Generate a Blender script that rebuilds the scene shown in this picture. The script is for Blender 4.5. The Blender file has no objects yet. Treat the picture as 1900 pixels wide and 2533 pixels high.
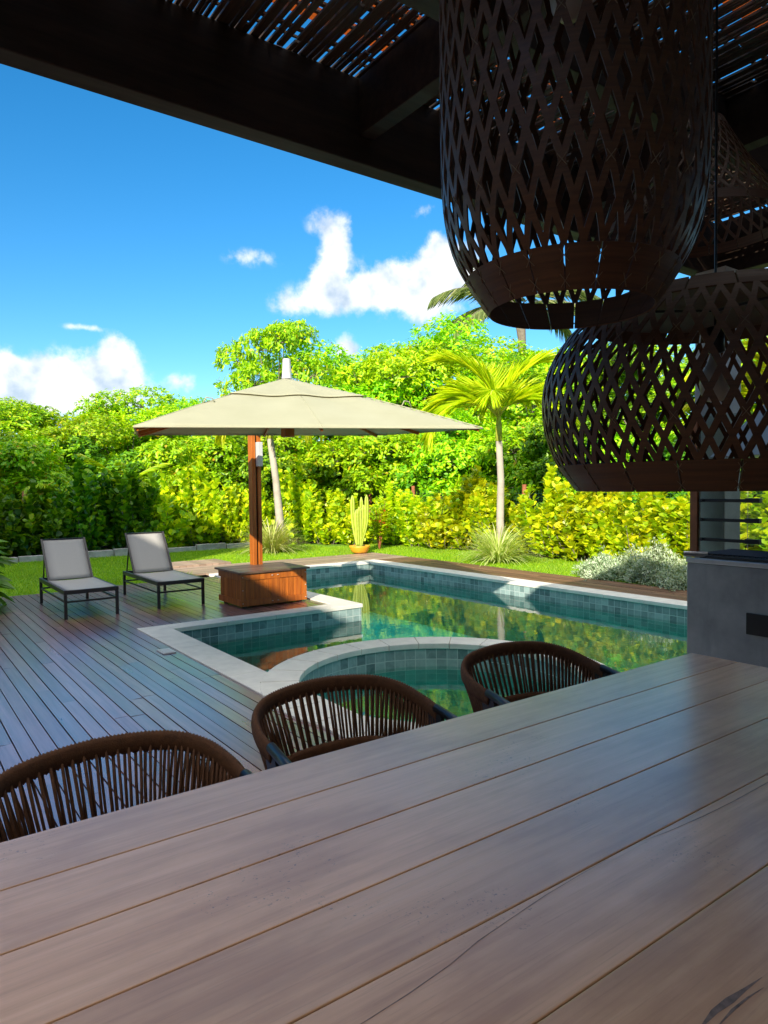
import bpy, bmesh, math, random
import numpy as np
from mathutils import Vector, Matrix
C = bpy.context.scene.collection
S = bpy.context.scene
R = math.radians
PI = math.pi
# ------------------------------------------------------------------ camera, sky, sun, exposure
cam = bpy.data.cameras.new("camera"); camo = bpy.data.objects.new("camera", cam); C.objects.link(camo)
cam.sensor_fit = 'VERTICAL'; cam.sensor_height = 36.0; cam.lens = 1716 / 2533 * 36.0
cam.clip_start = 0.02; cam.clip_end = 900
RM = [(0.808, -0.031, 0.588), (-0.589, -0.022, 0.808), (-0.012, -0.999, -0.036)]
cr = Vector((RM[0][0], RM[1][0], RM[2][0])).normalized()
cf = Vector((RM[0][2], RM[1][2], RM[2][2])).normalized()
cr = (cr - cf * cr.dot(cf)).normalized(); cu = cr.cross(cf)
camo.matrix_world = Matrix(((cr.x, cu.x, -cf.x, 0), (cr.y, cu.y, -cf.y, 0), (cr.z, cu.z, -cf.z, 1.5), (0, 0, 0, 1)))
S.camera = camo
SUNV = Vector((-1.65, -1.35, 1.0)).normalized()          # towards the sun
SUN_EL = math.asin(SUNV.z); SUN_ROT = math.atan2(SUNV.x, SUNV.y)
sl = bpy.data.lights.new("sun", 'SUN'); sl.energy = 4.9; sl.angle = R(0.5); sl.color = (1.0, 0.93, 0.80)
so = bpy.data.objects.new("sun", sl); C.objects.link(so)
so.rotation_euler = (-SUNV).to_track_quat('-Z', 'Y').to_euler()
S.view_settings.view_transform = 'Standard'; S.view_settings.look = 'None'
S.view_settings.exposure = 0.7; S.view_settings.gamma = 1.0
S.cycles.use_denoising = True
S.cycles.max_bounces = 7; S.cycles.transparent_max_bounces = 10
S.cycles.diffuse_bounces = 3; S.cycles.glossy_bounces = 3
S.cycles.caustics_reflective = False; S.cycles.caustics_refractive = False

W = bpy.data.worlds.new("World"); S.world = W; W.use_nodes = True
wt = W.node_tree; wt.nodes.clear()
def wn(t, **k):
    n = wt.nodes.new(t)
    for a, b in k.items(): setattr(n, a, b)
    return n
def wm(op, a, b=None, c=None):
    n = wn('ShaderNodeMath', operation=op)
    for i, v in enumerate((a, b, c)):
        if v is None: continue
        if isinstance(v, (int, float)): n.inputs[i].default_value = v
        else: wt.links.new(v, n.inputs[i])
    return n.outputs[0]
sky = wn('ShaderNodeTexSky', sky_type='NISHITA'); sky.sun_disc = False
sky.sun_elevation = SUN_EL; sky.sun_rotation = SUN_ROT; sky.air_density = 1.0; sky.dust_density = 0.1; sky.ozone_density = 4.0
hs = wn('ShaderNodeHueSaturation'); hs.inputs['Saturation'].default_value = 1.30; hs.inputs['Hue'].default_value = 0.495; hs.inputs['Value'].default_value = 0.98
wt.links.new(sky.outputs[0], hs.inputs['Color'])
tc = wn('ShaderNodeTexCoord'); sx = wn('ShaderNodeSeparateXYZ'); wt.links.new(tc.outputs['Generated'], sx.inputs[0])
az = wm('ARCTAN2', sx.outputs[1], sx.outputs[0]); el = wm('ARCSINE', sx.outputs[2])
nz = wn('ShaderNodeTexNoise'); nz.inputs['Scale'].default_value = 13; nz.inputs['Detail'].default_value = 9; nz.inputs['Roughness'].default_value = 0.62
wt.links.new(tc.outputs['Generated'], nz.inputs['Vector'])
CL = [  # azimuth, elevation, half width, half height (degrees), weight : cumulus seen over the garden
    (75.6, 8.5, 1.9, 1.7, 1.0), (74.7, 10.5, 1.2, 1.1, 0.95), (78.7, 8.9, 1.3, 1.2, 0.95), (74.1, 9.3, 1.0, 1.2, 0.8), (82.2, 9.0, 1.6, 0.9, 0.75), (81.9, 7.5, 2.6, 1.4, 1.0), (78.2, 6.9, 3.2, 1.2, 1.0), (73.0, 7.1, 0.9, 0.8, 0.5), (84.2, 7.9, 2.5, 1.8, 0.9), (77.0, 12.1, 1.2, 0.22, 0.55), (69.8, 8.3, 2.6, 0.8, 0.42), (57.9, 20.3, 1.45, 1.35, 0.85), (57.6, 18.5, 0.9, 1.2, 0.85), (58.3, 16.7, 1.3, 1.4, 1.0), (60.5, 14.6, 2.2, 0.95, 0.85), (56.1, 15.2, 2.2, 1.2, 1.0), (53.8, 16.3, 1.6, 1.4, 1.0), (51.2, 16.3, 1.7, 1.5, 1.0), (49.1, 17.4, 1.5, 1.5, 0.95), (50.5, 14.5, 2.0, 1.2, 0.85), (46.8, 16.3, 2.5, 2.2, 0.9), (64.7, 17.9, 1.9, 0.6, 0.48), (56.8, 11.3, 1.1, 1.0, 0.85), (50.4, 21.3, 1.1, 0.7, 0.45), (49.4, 19.3, 0.8, 1.0, 0.5),
    (20, 14, 8, 3, .9), (5, 22, 9, 3.5, .8), (110, 12, 9, 3, .9), (128, 20, 10, 4, .8), (-30, 16, 9, 3, .8), (150, 12, 12, 4, .9)]
CL = [(a, e, ra * 1.12, re * 1.12, w * 1.06) for a, e, ra, re, w in CL]
tot = None
for a, e, ra, re, w in CL:
    da = wm('DIVIDE', wm('SUBTRACT', az, R(a)), R(ra)); de = wm('DIVIDE', wm('SUBTRACT', el, R(e)), R(re))
    g = wm('MULTIPLY', wm('EXPONENT', wm('MULTIPLY', wm('ADD', wm('MULTIPLY', da, da), wm('MULTIPLY', de, de)), -1.0)), w)
    tot = g if tot is None else wm('ADD', tot, g)
nf = wn('ShaderNodeTexNoise'); nf.inputs['Scale'].default_value = 42; nf.inputs['Detail'].default_value = 8; nf.inputs['Roughness'].default_value = 0.6; wt.links.new(tc.outputs['Generated'], nf.inputs['Vector'])
den = wm('ADD', tot, wm('ADD', wm('MULTIPLY', wm('SUBTRACT', nz.outputs['Fac'], 0.5), 1.5), wm('MULTIPLY', wm('SUBTRACT', nf.outputs['Fac'], 0.5), 1.3)))
mr = wn('ShaderNodeMapRange', interpolation_type='SMOOTHSTEP'); wt.links.new(den, mr.inputs[0])
mr.inputs[1].default_value = 0.20; mr.inputs[2].default_value = 0.98
gate = wn('ShaderNodeMapRange'); wt.links.new(tot, gate.inputs[0]); gate.inputs[1].default_value = 0.05; gate.inputs[2].default_value = 0.3
cov = wm('MULTIPLY', wm('MULTIPLY', mr.outputs[0], gate.outputs[0]), 0.93)
nz2 = wn('ShaderNodeTexNoise'); nz2.inputs['Scale'].default_value = 20; nz2.inputs['Detail'].default_value = 6
vadd = wn('ShaderNodeVectorMath', operation='ADD'); vadd.inputs[1].default_value = (0.0, 0.0, -0.03)
wt.links.new(tc.outputs['Generated'], vadd.inputs[0]); wt.links.new(vadd.outputs[0], nz2.inputs['Vector'])
cmix = wn('ShaderNodeMix', data_type='RGBA'); cmix.inputs[6].default_value = (3.0, 3.6, 4.3, 1); cmix.inputs[7].default_value = (6.2, 6.2, 6.2, 1)
shd = wn('ShaderNodeMapRange'); wt.links.new(nz2.outputs['Fac'], shd.inputs[0]); shd.inputs[1].default_value = 0.36; shd.inputs[2].default_value = 0.56
wt.links.new(shd.outputs[0], cmix.inputs[0])
fin = wn('ShaderNodeMix', data_type='RGBA'); wt.links.new(cov, fin.inputs[0]); wt.links.new(hs.outputs[0], fin.inputs[6]); wt.links.new(cmix.outputs[2], fin.inputs[7])
bg = wn('ShaderNodeBackground'); bg.inputs[1].default_value = 0.13; 
# unseen broken bank of overbright cloud overhead, added to lift the shade below
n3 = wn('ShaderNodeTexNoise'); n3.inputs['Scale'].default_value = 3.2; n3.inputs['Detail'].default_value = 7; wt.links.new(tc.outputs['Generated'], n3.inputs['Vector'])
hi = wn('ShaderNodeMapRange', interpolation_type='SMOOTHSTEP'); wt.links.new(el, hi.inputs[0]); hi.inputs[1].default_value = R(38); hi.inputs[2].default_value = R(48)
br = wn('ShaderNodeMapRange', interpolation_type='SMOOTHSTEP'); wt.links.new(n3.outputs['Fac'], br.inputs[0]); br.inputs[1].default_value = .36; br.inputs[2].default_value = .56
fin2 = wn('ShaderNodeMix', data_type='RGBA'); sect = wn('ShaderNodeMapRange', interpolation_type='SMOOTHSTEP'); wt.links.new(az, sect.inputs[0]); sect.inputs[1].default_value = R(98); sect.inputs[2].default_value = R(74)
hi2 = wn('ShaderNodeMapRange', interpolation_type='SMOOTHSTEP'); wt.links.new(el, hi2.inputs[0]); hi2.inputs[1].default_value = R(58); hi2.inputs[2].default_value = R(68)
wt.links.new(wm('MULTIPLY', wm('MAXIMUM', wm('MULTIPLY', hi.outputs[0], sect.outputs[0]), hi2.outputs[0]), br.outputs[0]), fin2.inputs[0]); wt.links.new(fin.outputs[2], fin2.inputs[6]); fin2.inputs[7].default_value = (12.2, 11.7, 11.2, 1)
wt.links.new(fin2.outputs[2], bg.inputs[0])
wo = wn('ShaderNodeOutputWorld'); wt.links.new(bg.outputs[0], wo.inputs[0])

# ------------------------------------------------------------------ material helpers
def mat(name):
    m = bpy.data.materials.new(name); m.use_nodes = True; nt = m.node_tree
    p = nt.nodes['Principled BSDF']
    return m, nt, p
def N(nt, t, **k):
    n = nt.nodes.new(t)
    for a, b in k.items(): setattr(n, a, b)
    return n
def col(c): return (c[0], c[1], c[2], 1.0)
def ramp(nt, fac, stops):
    r = N(nt, 'ShaderNodeValToRGB'); e = r.color_ramp.elements
    while len(e) < len(stops): e.new(0.5)
    for i, (p, c) in enumerate(stops): e[i].position = p; e[i].color = col(c)
    nt.links.new(fac, r.inputs[0]); return r.outputs[0]
def mixc(nt, fac, a, b, mode='MIX'):
    n = N(nt, 'ShaderNodeMix', data_type='RGBA', blend_type=mode)
    for i, v in ((0, fac), (6, a), (7, b)):
        if isinstance(v, (int, float)): n.inputs[i].default_value = v
        elif isinstance(v, tuple): n.inputs[i].default_value = col(v)
        else: nt.links.new(v, n.inputs[i])
    return n.outputs[2]
def math_(nt, op, a, b=None):
    n = N(nt, 'ShaderNodeMath', operation=op)
    for i, v in enumerate((a, b)):
        if v is None: continue
        if isinstance(v, (int, float)): n.inputs[i].default_value = v
        else: nt.links.new(v, n.inputs[i])
    return n.outputs[0]
def noise(nt, scale, detail=5, rough=.55, stretch=(1, 1, 1), coord='Object', rnd=False):
    t = N(nt, 'ShaderNodeTexCoord'); mp = N(nt, 'ShaderNodeMapping'); mp.inputs['Scale'].default_value = stretch
    nt.links.new(t.outputs[coord], mp.inputs[0]); v = mp.outputs[0]
    if rnd:
        g = N(nt, 'ShaderNodeNewGeometry'); a = N(nt, 'ShaderNodeVectorMath', operation='ADD')
        sc = N(nt, 'ShaderNodeVectorMath', operation='SCALE'); sc.inputs[3].default_value = 57.0
        cb = N(nt, 'ShaderNodeCombineXYZ')
        for i in range(3): nt.links.new(g.outputs['Random Per Island'], cb.inputs[i])
        nt.links.new(cb.outputs[0], sc.inputs[0]); nt.links.new(sc.outputs[0], a.inputs[1]); nt.links.new(v, a.inputs[0]); v = a.outputs[0]
    n = N(nt, 'ShaderNodeTexNoise'); n.inputs['Scale'].default_value = scale; n.inputs['Detail'].default_value = detail; n.inputs['Roughness'].default_value = rough
    nt.links.new(v, n.inputs['Vector']); return n.outputs['Fac']
def bump(nt, p, h, strength=.3, dist=.01):
    b = N(nt, 'ShaderNodeBump'); b.inputs['Strength'].default_value = strength; b.inputs['Distance'].default_value = dist
    nt.links.new(h, b.inputs['Height']); nt.links.new(b.outputs[0], p.inputs['Normal'])
def simple(name, c, rough=.5, metal=0, spec=.5, var=.15, scale=12, bmp=0):
    m, nt, p = mat(name)
    f = noise(nt, scale)
    nt.links.new(ramp(nt, f, [(.3, tuple(x * (1 - var) for x in c)), (.7, tuple(min(1, x * (1 + var)) for x in c))]), p.inputs['Base Color'])
    p.inputs['Roughness'].default_value = rough; p.inputs['Metallic'].default_value = metal; p.inputs['Specular IOR Level'].default_value = spec
    if bmp: bump(nt, p, noise(nt, scale * 4), bmp)
    return m
def wood(name, dark, light, rough=.45, stretch=(2, 60, 60), scale=1.0, isl=.35, spec=.5, bmp=.15, coat=0):
    """plank wood: grain along the axis with the small stretch, tone differs from board to board"""
    m, nt, p = mat(name)
    g = noise(nt, scale, 7, .62, stretch, rnd=True); big = noise(nt, 1.6 * scale, 4, .5, tuple(max(.5, s * .12) for s in stretch), rnd=True)
    geo = N(nt, 'ShaderNodeNewGeometry')
    c1 = ramp(nt, g, [(.32, dark), (.68, light)])
    c2 = mixc(nt, math_(nt, 'MULTIPLY', big, .45), c1, tuple(x * .55 for x in dark))
    v = math_(nt, 'ADD', math_(nt, 'MULTIPLY', geo.outputs['Random Per Island'], isl * 2), 1 - isl)
    hsv = N(nt, 'ShaderNodeHueSaturation'); nt.links.new(c2, hsv.inputs['Color']); nt.links.new(v, hsv.inputs['Value'])
    nt.links.new(hsv.outputs[0], p.inputs['Base Color'])
    rr = N(nt, 'ShaderNodeMapRange'); nt.links.new(big, rr.inputs[0]); rr.inputs[1].default_value = .3; rr.inputs[2].default_value = .7
    rr.inputs[3].default_value = rough * .8; rr.inputs[4].default_value = min(1, rough * 1.3)
    nt.links.new(rr.outputs[0], p.inputs['Roughness']); p.inputs['Specular IOR Level'].default_value = spec
    if coat: p.inputs['Coat Weight'].default_value = coat; p.inputs['Coat Roughness'].default_value = .24; p.inputs['Coat IOR'].default_value = 2.6
    if bmp: bump(nt, p, g, bmp, .004)
    return m
def leaf(name, stops, trans=.35, rough=.42, tcol=None, spec=.4):
    """leaf surface: tone differs from leaf to leaf, part of the light passes through"""
    m, nt, p = mat(name); out = nt.nodes['Material Output']
    geo = N(nt, 'ShaderNodeNewGeometry'); c = ramp(nt, geo.outputs['Random Per Island'], stops)
    oi = N(nt, 'ShaderNodeObjectInfo'); hsv = N(nt, 'ShaderNodeHueSaturation')
    nt.links.new(c, hsv.inputs['Color']); nt.links.new(math_(nt, 'ADD', math_(nt, 'MULTIPLY', oi.outputs['Random'], .3), .85), hsv.inputs['Value'])
    nt.links.new(math_(nt, 'ADD', math_(nt, 'MULTIPLY', oi.outputs['Random'], .03), .487), hsv.inputs['Hue'])
    nt.links.new(hsv.outputs[0], p.inputs['Base Color']); p.inputs['Roughness'].default_value = rough; p.inputs['Specular IOR Level'].default_value = spec
    t = N(nt, 'ShaderNodeBsdfTranslucent'); nt.links.new(mixc(nt, 1.0, hsv.outputs[0], tcol or (1.25, 1.2, .6), 'MULTIPLY'), t.inputs[0])
    mx = N(nt, 'ShaderNodeMixShader'); mx.inputs[0].default_value = trans
    nt.links.new(p.outputs[0], mx.inputs[1]); nt.links.new(t.outputs[0], mx.inputs[2]); nt.links.new(mx.outputs[0], out.inputs[0])
    return m
def slate_tiles(name, size=.1, c0=(.10, .16, .155), c1=(.36, .47, .44), grout=(.50, .56, .52), gw=.032, rough=.35):
    """square stone tiles laid out in metres on the UV map"""
    m, nt, p = mat(name)
    uv = N(nt, 'ShaderNodeUVMap'); d = N(nt, 'ShaderNodeVectorMath', operation='SCALE'); d.inputs[3].default_value = 1 / size
    nt.links.new(uv.outputs[0], d.inputs[0]); fl = N(nt, 'ShaderNodeVectorMath', operation='FLOOR'); nt.links.new(d.outputs[0], fl.inputs[0])
    fr = N(nt, 'ShaderNodeVectorMath', operation='FRACTION'); nt.links.new(d.outputs[0], fr.inputs[0])
    wnz = N(nt, 'ShaderNodeTexWhiteNoise', noise_dimensions='3D'); nt.links.new(fl.outputs[0], wnz.inputs[0])
    ad = N(nt, 'ShaderNodeVectorMath', operation='MULTIPLY_ADD'); ad.inputs[1].default_value = (9, 9, 9); nt.links.new(wnz.outputs['Color'], ad.inputs[0]); nt.links.new(d.outputs[0], ad.inputs[2])
    nn = N(nt, 'ShaderNodeTexNoise'); nn.inputs['Scale'].default_value = 1.2; nn.inputs['Detail'].default_value = 6; nn.inputs['Distortion'].default_value = 1.2; nt.links.new(ad.outputs[0], nn.inputs['Vector'])
    f = math_(nt, 'ADD', math_(nt, 'MULTIPLY', wnz.outputs['Value'], .55), math_(nt, 'MULTIPLY', nn.outputs['Fac'], .55))
    c = ramp(nt, f, [(.2, c0), (.9, c1)])
    s = N(nt, 'ShaderNodeSeparateXYZ'); nt.links.new(fr.outputs[0], s.inputs[0])
    ds = []
    for i in (0, 1): ds.append(math_(nt, 'MINIMUM', s.outputs[i], math_(nt, 'SUBTRACT', 1.0, s.outputs[i])))
    g = math_(nt, 'LESS_THAN', math_(nt, 'MINIMUM', ds[0], ds[1]), gw)
    nt.links.new(mixc(nt, g, c, grout), p.inputs['Base Color']); p.inputs['Roughness'].default_value = rough
    bump(nt, p, math_(nt, 'SUBTRACT', nn.outputs['Fac'], g), .4, .004)
    return m

# ------------------------------------------------------------------ mesh helpers
class MB:
    def __init__(s): s.v = []; s.f = []; s.uv = []
    def add(s, vs, fs, uvs=None):
        o = len(s.v); s.v += [tuple(x) for x in vs]; s.f += [tuple(i + o for i in f) for f in fs]
        if uvs: s.uv += uvs
        return s
    def box(s, x0, x1, y0, y1, z0, z1, M=None):
        vs = [(x, y, z) for z in (z0, z1) for y in (y0, y1) for x in (x0, x1)]
        if M is not None: vs = [tuple(M @ Vector(v)) for v in vs]
        return s.add(vs, [(0, 2, 3, 1), (4, 5, 7, 6), (0, 1, 5, 4), (2, 6, 7, 3), (0, 4, 6, 2), (1, 3, 7, 5)])
    def bar(s, p, q, w, h, up=(0, 0, 1)):
        """rectangular bar from p to q"""
        p, q = Vector(p), Vector(q); d = (q - p).normalized(); u = Vector(up)
        sd = d.cross(u); sd = sd.normalized() if sd.length > 1e-4 else Vector((1, 0, 0)); u = sd.cross(d)
        vs = []
        for c in (p, q):
            for a, b in ((-1, -1), (1, -1), (1, 1), (-1, 1)): vs.append(c + sd * a * w / 2 + u * b * h / 2)
        return s.add(vs, [(0, 3, 2, 1), (4, 5, 6, 7), (0, 1, 5, 4), (1, 2, 6, 5), (2, 3, 7, 6), (3, 0, 4, 7)])
    def tube(s, pts, r, n=8, cap=True, flat=None):
        """tube along a polyline; r one radius or a list; flat = (side, up) factors"""
        pts = [Vector(p) for p in pts]; m = len(pts); rs = r if isinstance(r, (list, tuple)) else [r] * m
        vs = []; ref = None
        for i, p in enumerate(pts):
            t = (pts[min(i + 1, m - 1)] - pts[max(i - 1, 0)]).normalized()
            if ref is None: ref = Vector((0, 0, 1)) if abs(t.z) < .9 else Vector((1, 0, 0))
            if flat: ref = Vector((0, 0, 1))
            a = t.cross(ref)
            a = a.normalized() if a.length > 1e-5 else Vector((1, 0, 0)); b = a.cross(t).normalized(); ref = b
            fa, fb = flat if flat else (1, 1)
            for k in range(n):
                an = 2 * PI * k / n; vs.append(p + a * math.cos(an) * rs[i] * fa + b * math.sin(an) * rs[i] * fb)
        fs = [(i * n + k, i * n + (k + 1) % n, (i + 1) * n + (k + 1) % n, (i + 1) * n + k) for i in range(m - 1) for k in range(n)]
        if cap: fs += [tuple(range(n - 1, -1, -1)), tuple((m - 1) * n + k for k in range(n))]
        return s.add(vs, fs)
    def lathe(s, prof, n=32, c=(0, 0, 0)):
        vs = [(c[0] + r * math.cos(2 * PI * k / n), c[1] + r * math.sin(2 * PI * k / n), c[2] + z) for r, z in prof for k in range(n)]
        return s.add(vs, [(i * n + k, i * n + (k + 1) % n, (i + 1) * n + (k + 1) % n, (i + 1) * n + k) for i in range(len(prof) - 1) for k in range(n)])
    def quad(s, a, b, c, d, uv=None): return s.add([a, b, c, d], [(0, 1, 2, 3)], uv)
    def build(s, name, m, parent=None, smooth=False, bevel=0, solid=0, uv=False):
        me = bpy.data.meshes.new(name); me.from_pydata(s.v, [], s.f)
        if uv and s.uv:
            l = me.uv_layers.new(name='UVMap')
            for i, u in enumerate(s.uv): l.data[i].uv = u
        return link(name, me, m, parent, smooth, bevel, solid)
def link(name, me, m, parent=None, smooth=False, bevel=0, solid=0):
    me.materials.append(m); o = bpy.data.objects.new(name, me); C.objects.link(o)
    if parent is not None: o.parent = parent
    if smooth: me.polygons.foreach_set('use_smooth', [True] * len(me.polygons))
    if solid:
        md = o.modifiers.new('solid', 'SOLIDIFY'); md.thickness = solid; md.offset = 0
    if bevel:
        md = o.modifiers.new('bevel', 'BEVEL'); md.width = bevel; md.segments = 2; md.limit_method = 'ANGLE'; md.angle_limit = R(40)
    me.update(); return o
def npmesh(name, V, F, m, parent=None, smooth=False):
    """mesh from numpy vertices (n,3) and equal-sided faces (m,k)"""
    me = bpy.data.meshes.new(name); V = np.asarray(V, np.float32); F = np.asarray(F, np.int32); k = F.shape[1]
    me.vertices.add(len(V)); me.vertices.foreach_set('co', V.ravel())
    me.loops.add(F.size); me.loops.foreach_set('vertex_index', F.ravel())
    me.polygons.add(len(F)); me.polygons.foreach_set('loop_start', np.arange(0, F.size, k, dtype=np.int32))
    me.update(calc_edges=True)
    return link(name, me, m, parent, smooth)
def empty(name, loc=(0, 0, 0), rz=0, label=None, cat=None, group=None, kind=None):
    o = bpy.data.objects.new(name, None); o.empty_display_size = .1; C.objects.link(o); o.location = loc; o.rotation_euler = (0, 0, rz)
    return tag(o, label, cat, group, kind)
def tag(o, label=None, cat=None, group=None, kind=None):
    for k, v in (('label', label), ('category', cat), ('group', group), ('kind', kind)):
        if v: o[k] = v
    return o
def dup(o, parent=None):
    c = o.copy(); C.objects.link(c)
    if parent is not None: c.parent = parent
    for ch in list(o.children): dup(ch, c)
    return c
# leaves in bulk: base points P, growth directions D, face normals Nn, length L, width Wd
PADDLE = np.array([(0, 0), (.30, .34), (.78, .5), (1, 0), (.78, -.5), (.30, -.34)])
LANCE = np.array([(0, 0), (.25, .42), (.62, .40), (1, 0), (.62, -.40), (.25, -.42)])
def leaves(P, D, Nn, L, Wd, shape=PADDLE, fold=.18, droop=.0):
    P, D, Nn = (np.asarray(a, float) for a in (P, D, Nn)); n = len(P)
    D = D / np.linalg.norm(D, axis=1, keepdims=True); Sd = np.cross(D, Nn); Sd /= np.linalg.norm(Sd, axis=1, keepdims=True) + 1e-9
    Up = np.cross(Sd, D); L = np.broadcast_to(L, (n,))[:, None]; Wd = np.broadcast_to(Wd, (n,))[:, None]
    V = np.empty((n, 6, 3))
    for i, (a, b) in enumerate(shape):
        V[:, i] = P + D * L * a + Sd * Wd * b + Up * (abs(b) * fold * Wd - droop * L * a * a)
    b = (np.arange(n) * 6)[:, None]
    F = np.concatenate([b + np.array([[0, 1, 2, 3]]), b + np.array([[0, 3, 4, 5]])])
    return V.reshape(-1, 3), F
def merge(parts):
    vs, fs, o = [], [], 0
    for v, f in parts: vs.append(v); fs.append(f + o); o += len(v)
    return np.concatenate(vs), np.concatenate(fs)
def rdir(rng, n):
    d = rng.normal(size=(n, 3)); return d / np.linalg.norm(d, axis=1, keepdims=True)

# ------------------------------------------------------------------ materials
M = {}
M['deck'] = wood('deck_wood', (.15, .062, .058), (.31, .15, .145), .34, (30, 1.2, 30), 1.0, .30, .8, .14, 1.0)
M['deck_r'] = wood('deck_wood_dry', (.14, .070, .035), (.29, .155, .085), .5, (30, 1.2, 30), 1.0, .28, .3, .12)
M['deck_x'] = wood('deck_wood_cross', (.30, .20, .14), (.50, .36, .26), .42, (1.2, 30, 30), 1.0, .25, .5, .12)
M['table'] = None
M['dark_wood'] = wood('dark_beam_wood', (.022, .013, .008), (.06, .036, .022), .62, (3, 30, 30), 1.0, .2, .3)
M['teak'] = wood('oiled_red_wood', (.36, .085, .008), (.70, .205, .020), .42, (25, 25, 1.6), 1.0, .22, .5)
M['teak_lid'] = wood('weathered_lid_wood', (.10, .055, .035), (.21, .125, .085), .40, (1.5, 25, 25), 1.0, .2, .5)
M['steel'] = simple('brushed_steel', (.52, .54, .56), .3, 1, var=.08)
M['black_metal'] = simple('black_powder_coat', (.012, .012, .014), .34, 0, .5, .2)
M['char_metal'] = simple('charcoal_aluminium', (.028, .025, .024), .38, 0, .5, .15)
M['white_plastic'] = simple('white_painted_metal', (.56, .55, .52), .4, var=.04)
M['canvas'] = None

def make_table_mat():
    m, nt, p = mat('pale_table_wood')
    g = noise(nt, 1.0, 8, .62, (1.6, 42, 20), rnd=True); cl = noise(nt, 1.0, 5, .6, (2.2, 5.5, 3), rnd=True); big = noise(nt, .8, 3, .5, (1, 3.0, 1))
    geo = N(nt, 'ShaderNodeNewGeometry')
    c = ramp(nt, g, [(.30, (.64, .325, .155)), (.55, (.80, .44, .225)), (.78, (.88, .52, .29))])
    c = mixc(nt, math_(nt, 'MULTIPLY', ramp_f(nt, cl, .42, .7), .55), c, (.46, .215, .10))
    c = mixc(nt, math_(nt, 'MULTIPLY', ramp_f(nt, big, .5, .7), .35), c, (.74, .45, .30))
    fg = noise(nt, 1.0, 5, .7, (5, 190, 60), rnd=True)
    c = mixc(nt, math_(nt, 'MULTIPLY', ramp_f(nt, fg, .52, .74), .42), c, (.42, .21, .10))
    st_ = noise(nt, 1.0, 4, .6, (1.3, 9, 3), rnd=True); c = mixc(nt, math_(nt, 'MULTIPLY', ramp_f(nt, st_, .60, .70), .45), c, (.50, .25, .12))
    # small dark specks and blotches of dirt
    sp = noise(nt, 110, 4, .7); sm = noise(nt, 2.6, 3, .5)
    k = math_(nt, 'MULTIPLY', ramp_f(nt, sp, .60, .67), ramp_f(nt, sm, .53, .64))
    c = mixc(nt, math_(nt, 'MULTIPLY', k, .6), c, (.07, .05, .04))
    v = math_(nt, 'ADD', math_(nt, 'MULTIPLY', geo.outputs['Random Per Island'], .22), .88)
    h = N(nt, 'ShaderNodeHueSaturation'); nt.links.new(c, h.inputs['Color']); nt.links.new(v, h.inputs['Value'])
    nt.links.new(h.outputs[0], p.inputs['Base Color'])
    nt.links.new(math_(nt, 'ADD', math_(nt, 'MULTIPLY', cl, .18), .30), p.inputs['Roughness'])
    p.inputs['Specular IOR Level'].default_value = .6
    p.inputs['Coat Weight'].default_value = .9; p.inputs['Coat Roughness'].default_value = .22; p.inputs['Coat IOR'].default_value = 1.5
    bump(nt, p, math_(nt, 'ADD', g, fg), .16, .003); return m
def ramp_f(nt, f, a, b):
    r = N(nt, 'ShaderNodeMapRange', interpolation_type='SMOOTHSTEP'); nt.links.new(f, r.inputs[0]); r.inputs[1].default_value = a; r.inputs[2].default_value = b
    return r.outputs[0]
M['table'] = make_table_mat()
def make_canvas():
    m, nt, p = mat('cream_canvas'); out = nt.nodes['Material Output']
    f = noise(nt, 3, 5); w = noise(nt, 220, 2)
    nt.links.new(ramp(nt, f, [(.3, (.48, .475, .315)), (.7, (.53, .525, .36))]), p.inputs['Base Color'])
    p.inputs['Roughness'].default_value = .85; p.inputs['Specular IOR Level'].default_value = .2; wr = noise(nt, 5, 4, .5, (1, 2.2, 1)); bump(nt, p, math_(nt, 'ADD', math_(nt, 'MULTIPLY', w, .05), wr), .35, .02)
    t = N(nt, 'ShaderNodeBsdfTranslucent'); t.inputs[0].default_value = (.62, .52, .33, 1)
    mx = N(nt, 'ShaderNodeMixShader'); mx.inputs[0].default_value = .30
    nt.links.new(p.outputs[0], mx.inputs[1]); nt.links.new(t.outputs[0], mx.inputs[2]); nt.links.new(mx.outputs[0], out.inputs[0]); return m
M['canvas'] = make_canvas()
def make_concrete():
    m, nt, p = mat('burnt_cement')
    a = noise(nt, 2.2, 7, .62); b = noise(nt, 9, 6, .65); s = noise(nt, 1.2, 5, .6, (6, 6, 1))
    c = ramp(nt, a, [(.30, (.27, .265, .255)), (.5, (.42, .41, .39)), (.70, (.60, .585, .55))])
    c = mixc(nt, math_(nt, 'MULTIPLY', ramp_f(nt, b, .5, .75), .35), c, (.42, .41, .39)); c = mixc(nt, math_(nt, 'MULTIPLY', ramp_f(nt, s, .55, .75), .3), c, (.13, .13, .13))
    nt.links.new(c, p.inputs['Base Color']); p.inputs['Roughness'].default_value = .55; bump(nt, p, b, .12, .004); return m
M['cement'] = make_concrete()
M['coping'] = simple('pale_limestone', (.74, .70, .61), .6, var=.10, scale=7, bmp=.1)
M['tiles'] = slate_tiles('slate_pool_tiles')
M['tiles_floor'] = slate_tiles('slate_floor_tiles', .3, (.006, .50, .42), (.02, .66, .56), (.02, .58, .50), .010, .5)
M['tiles_wet'] = slate_tiles('green_slate_tiles', .1, (.012, .20, .17), (.05, .42, .35), (.06, .40, .34), .025, .5)
M['sling'] = simple('grey_mesh_fabric', (.36, .345, .31), .55, var=.08, scale=260)
M['rope'] = simple('brown_rope', (.13, .050, .016), .75, var=.25, scale=60, bmp=.3)
M['slat_seat'] = wood('seat_slats', (.20, .15, .12), (.33, .26, .22), .5, (30, 2, 30), 1.0, .2)
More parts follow.
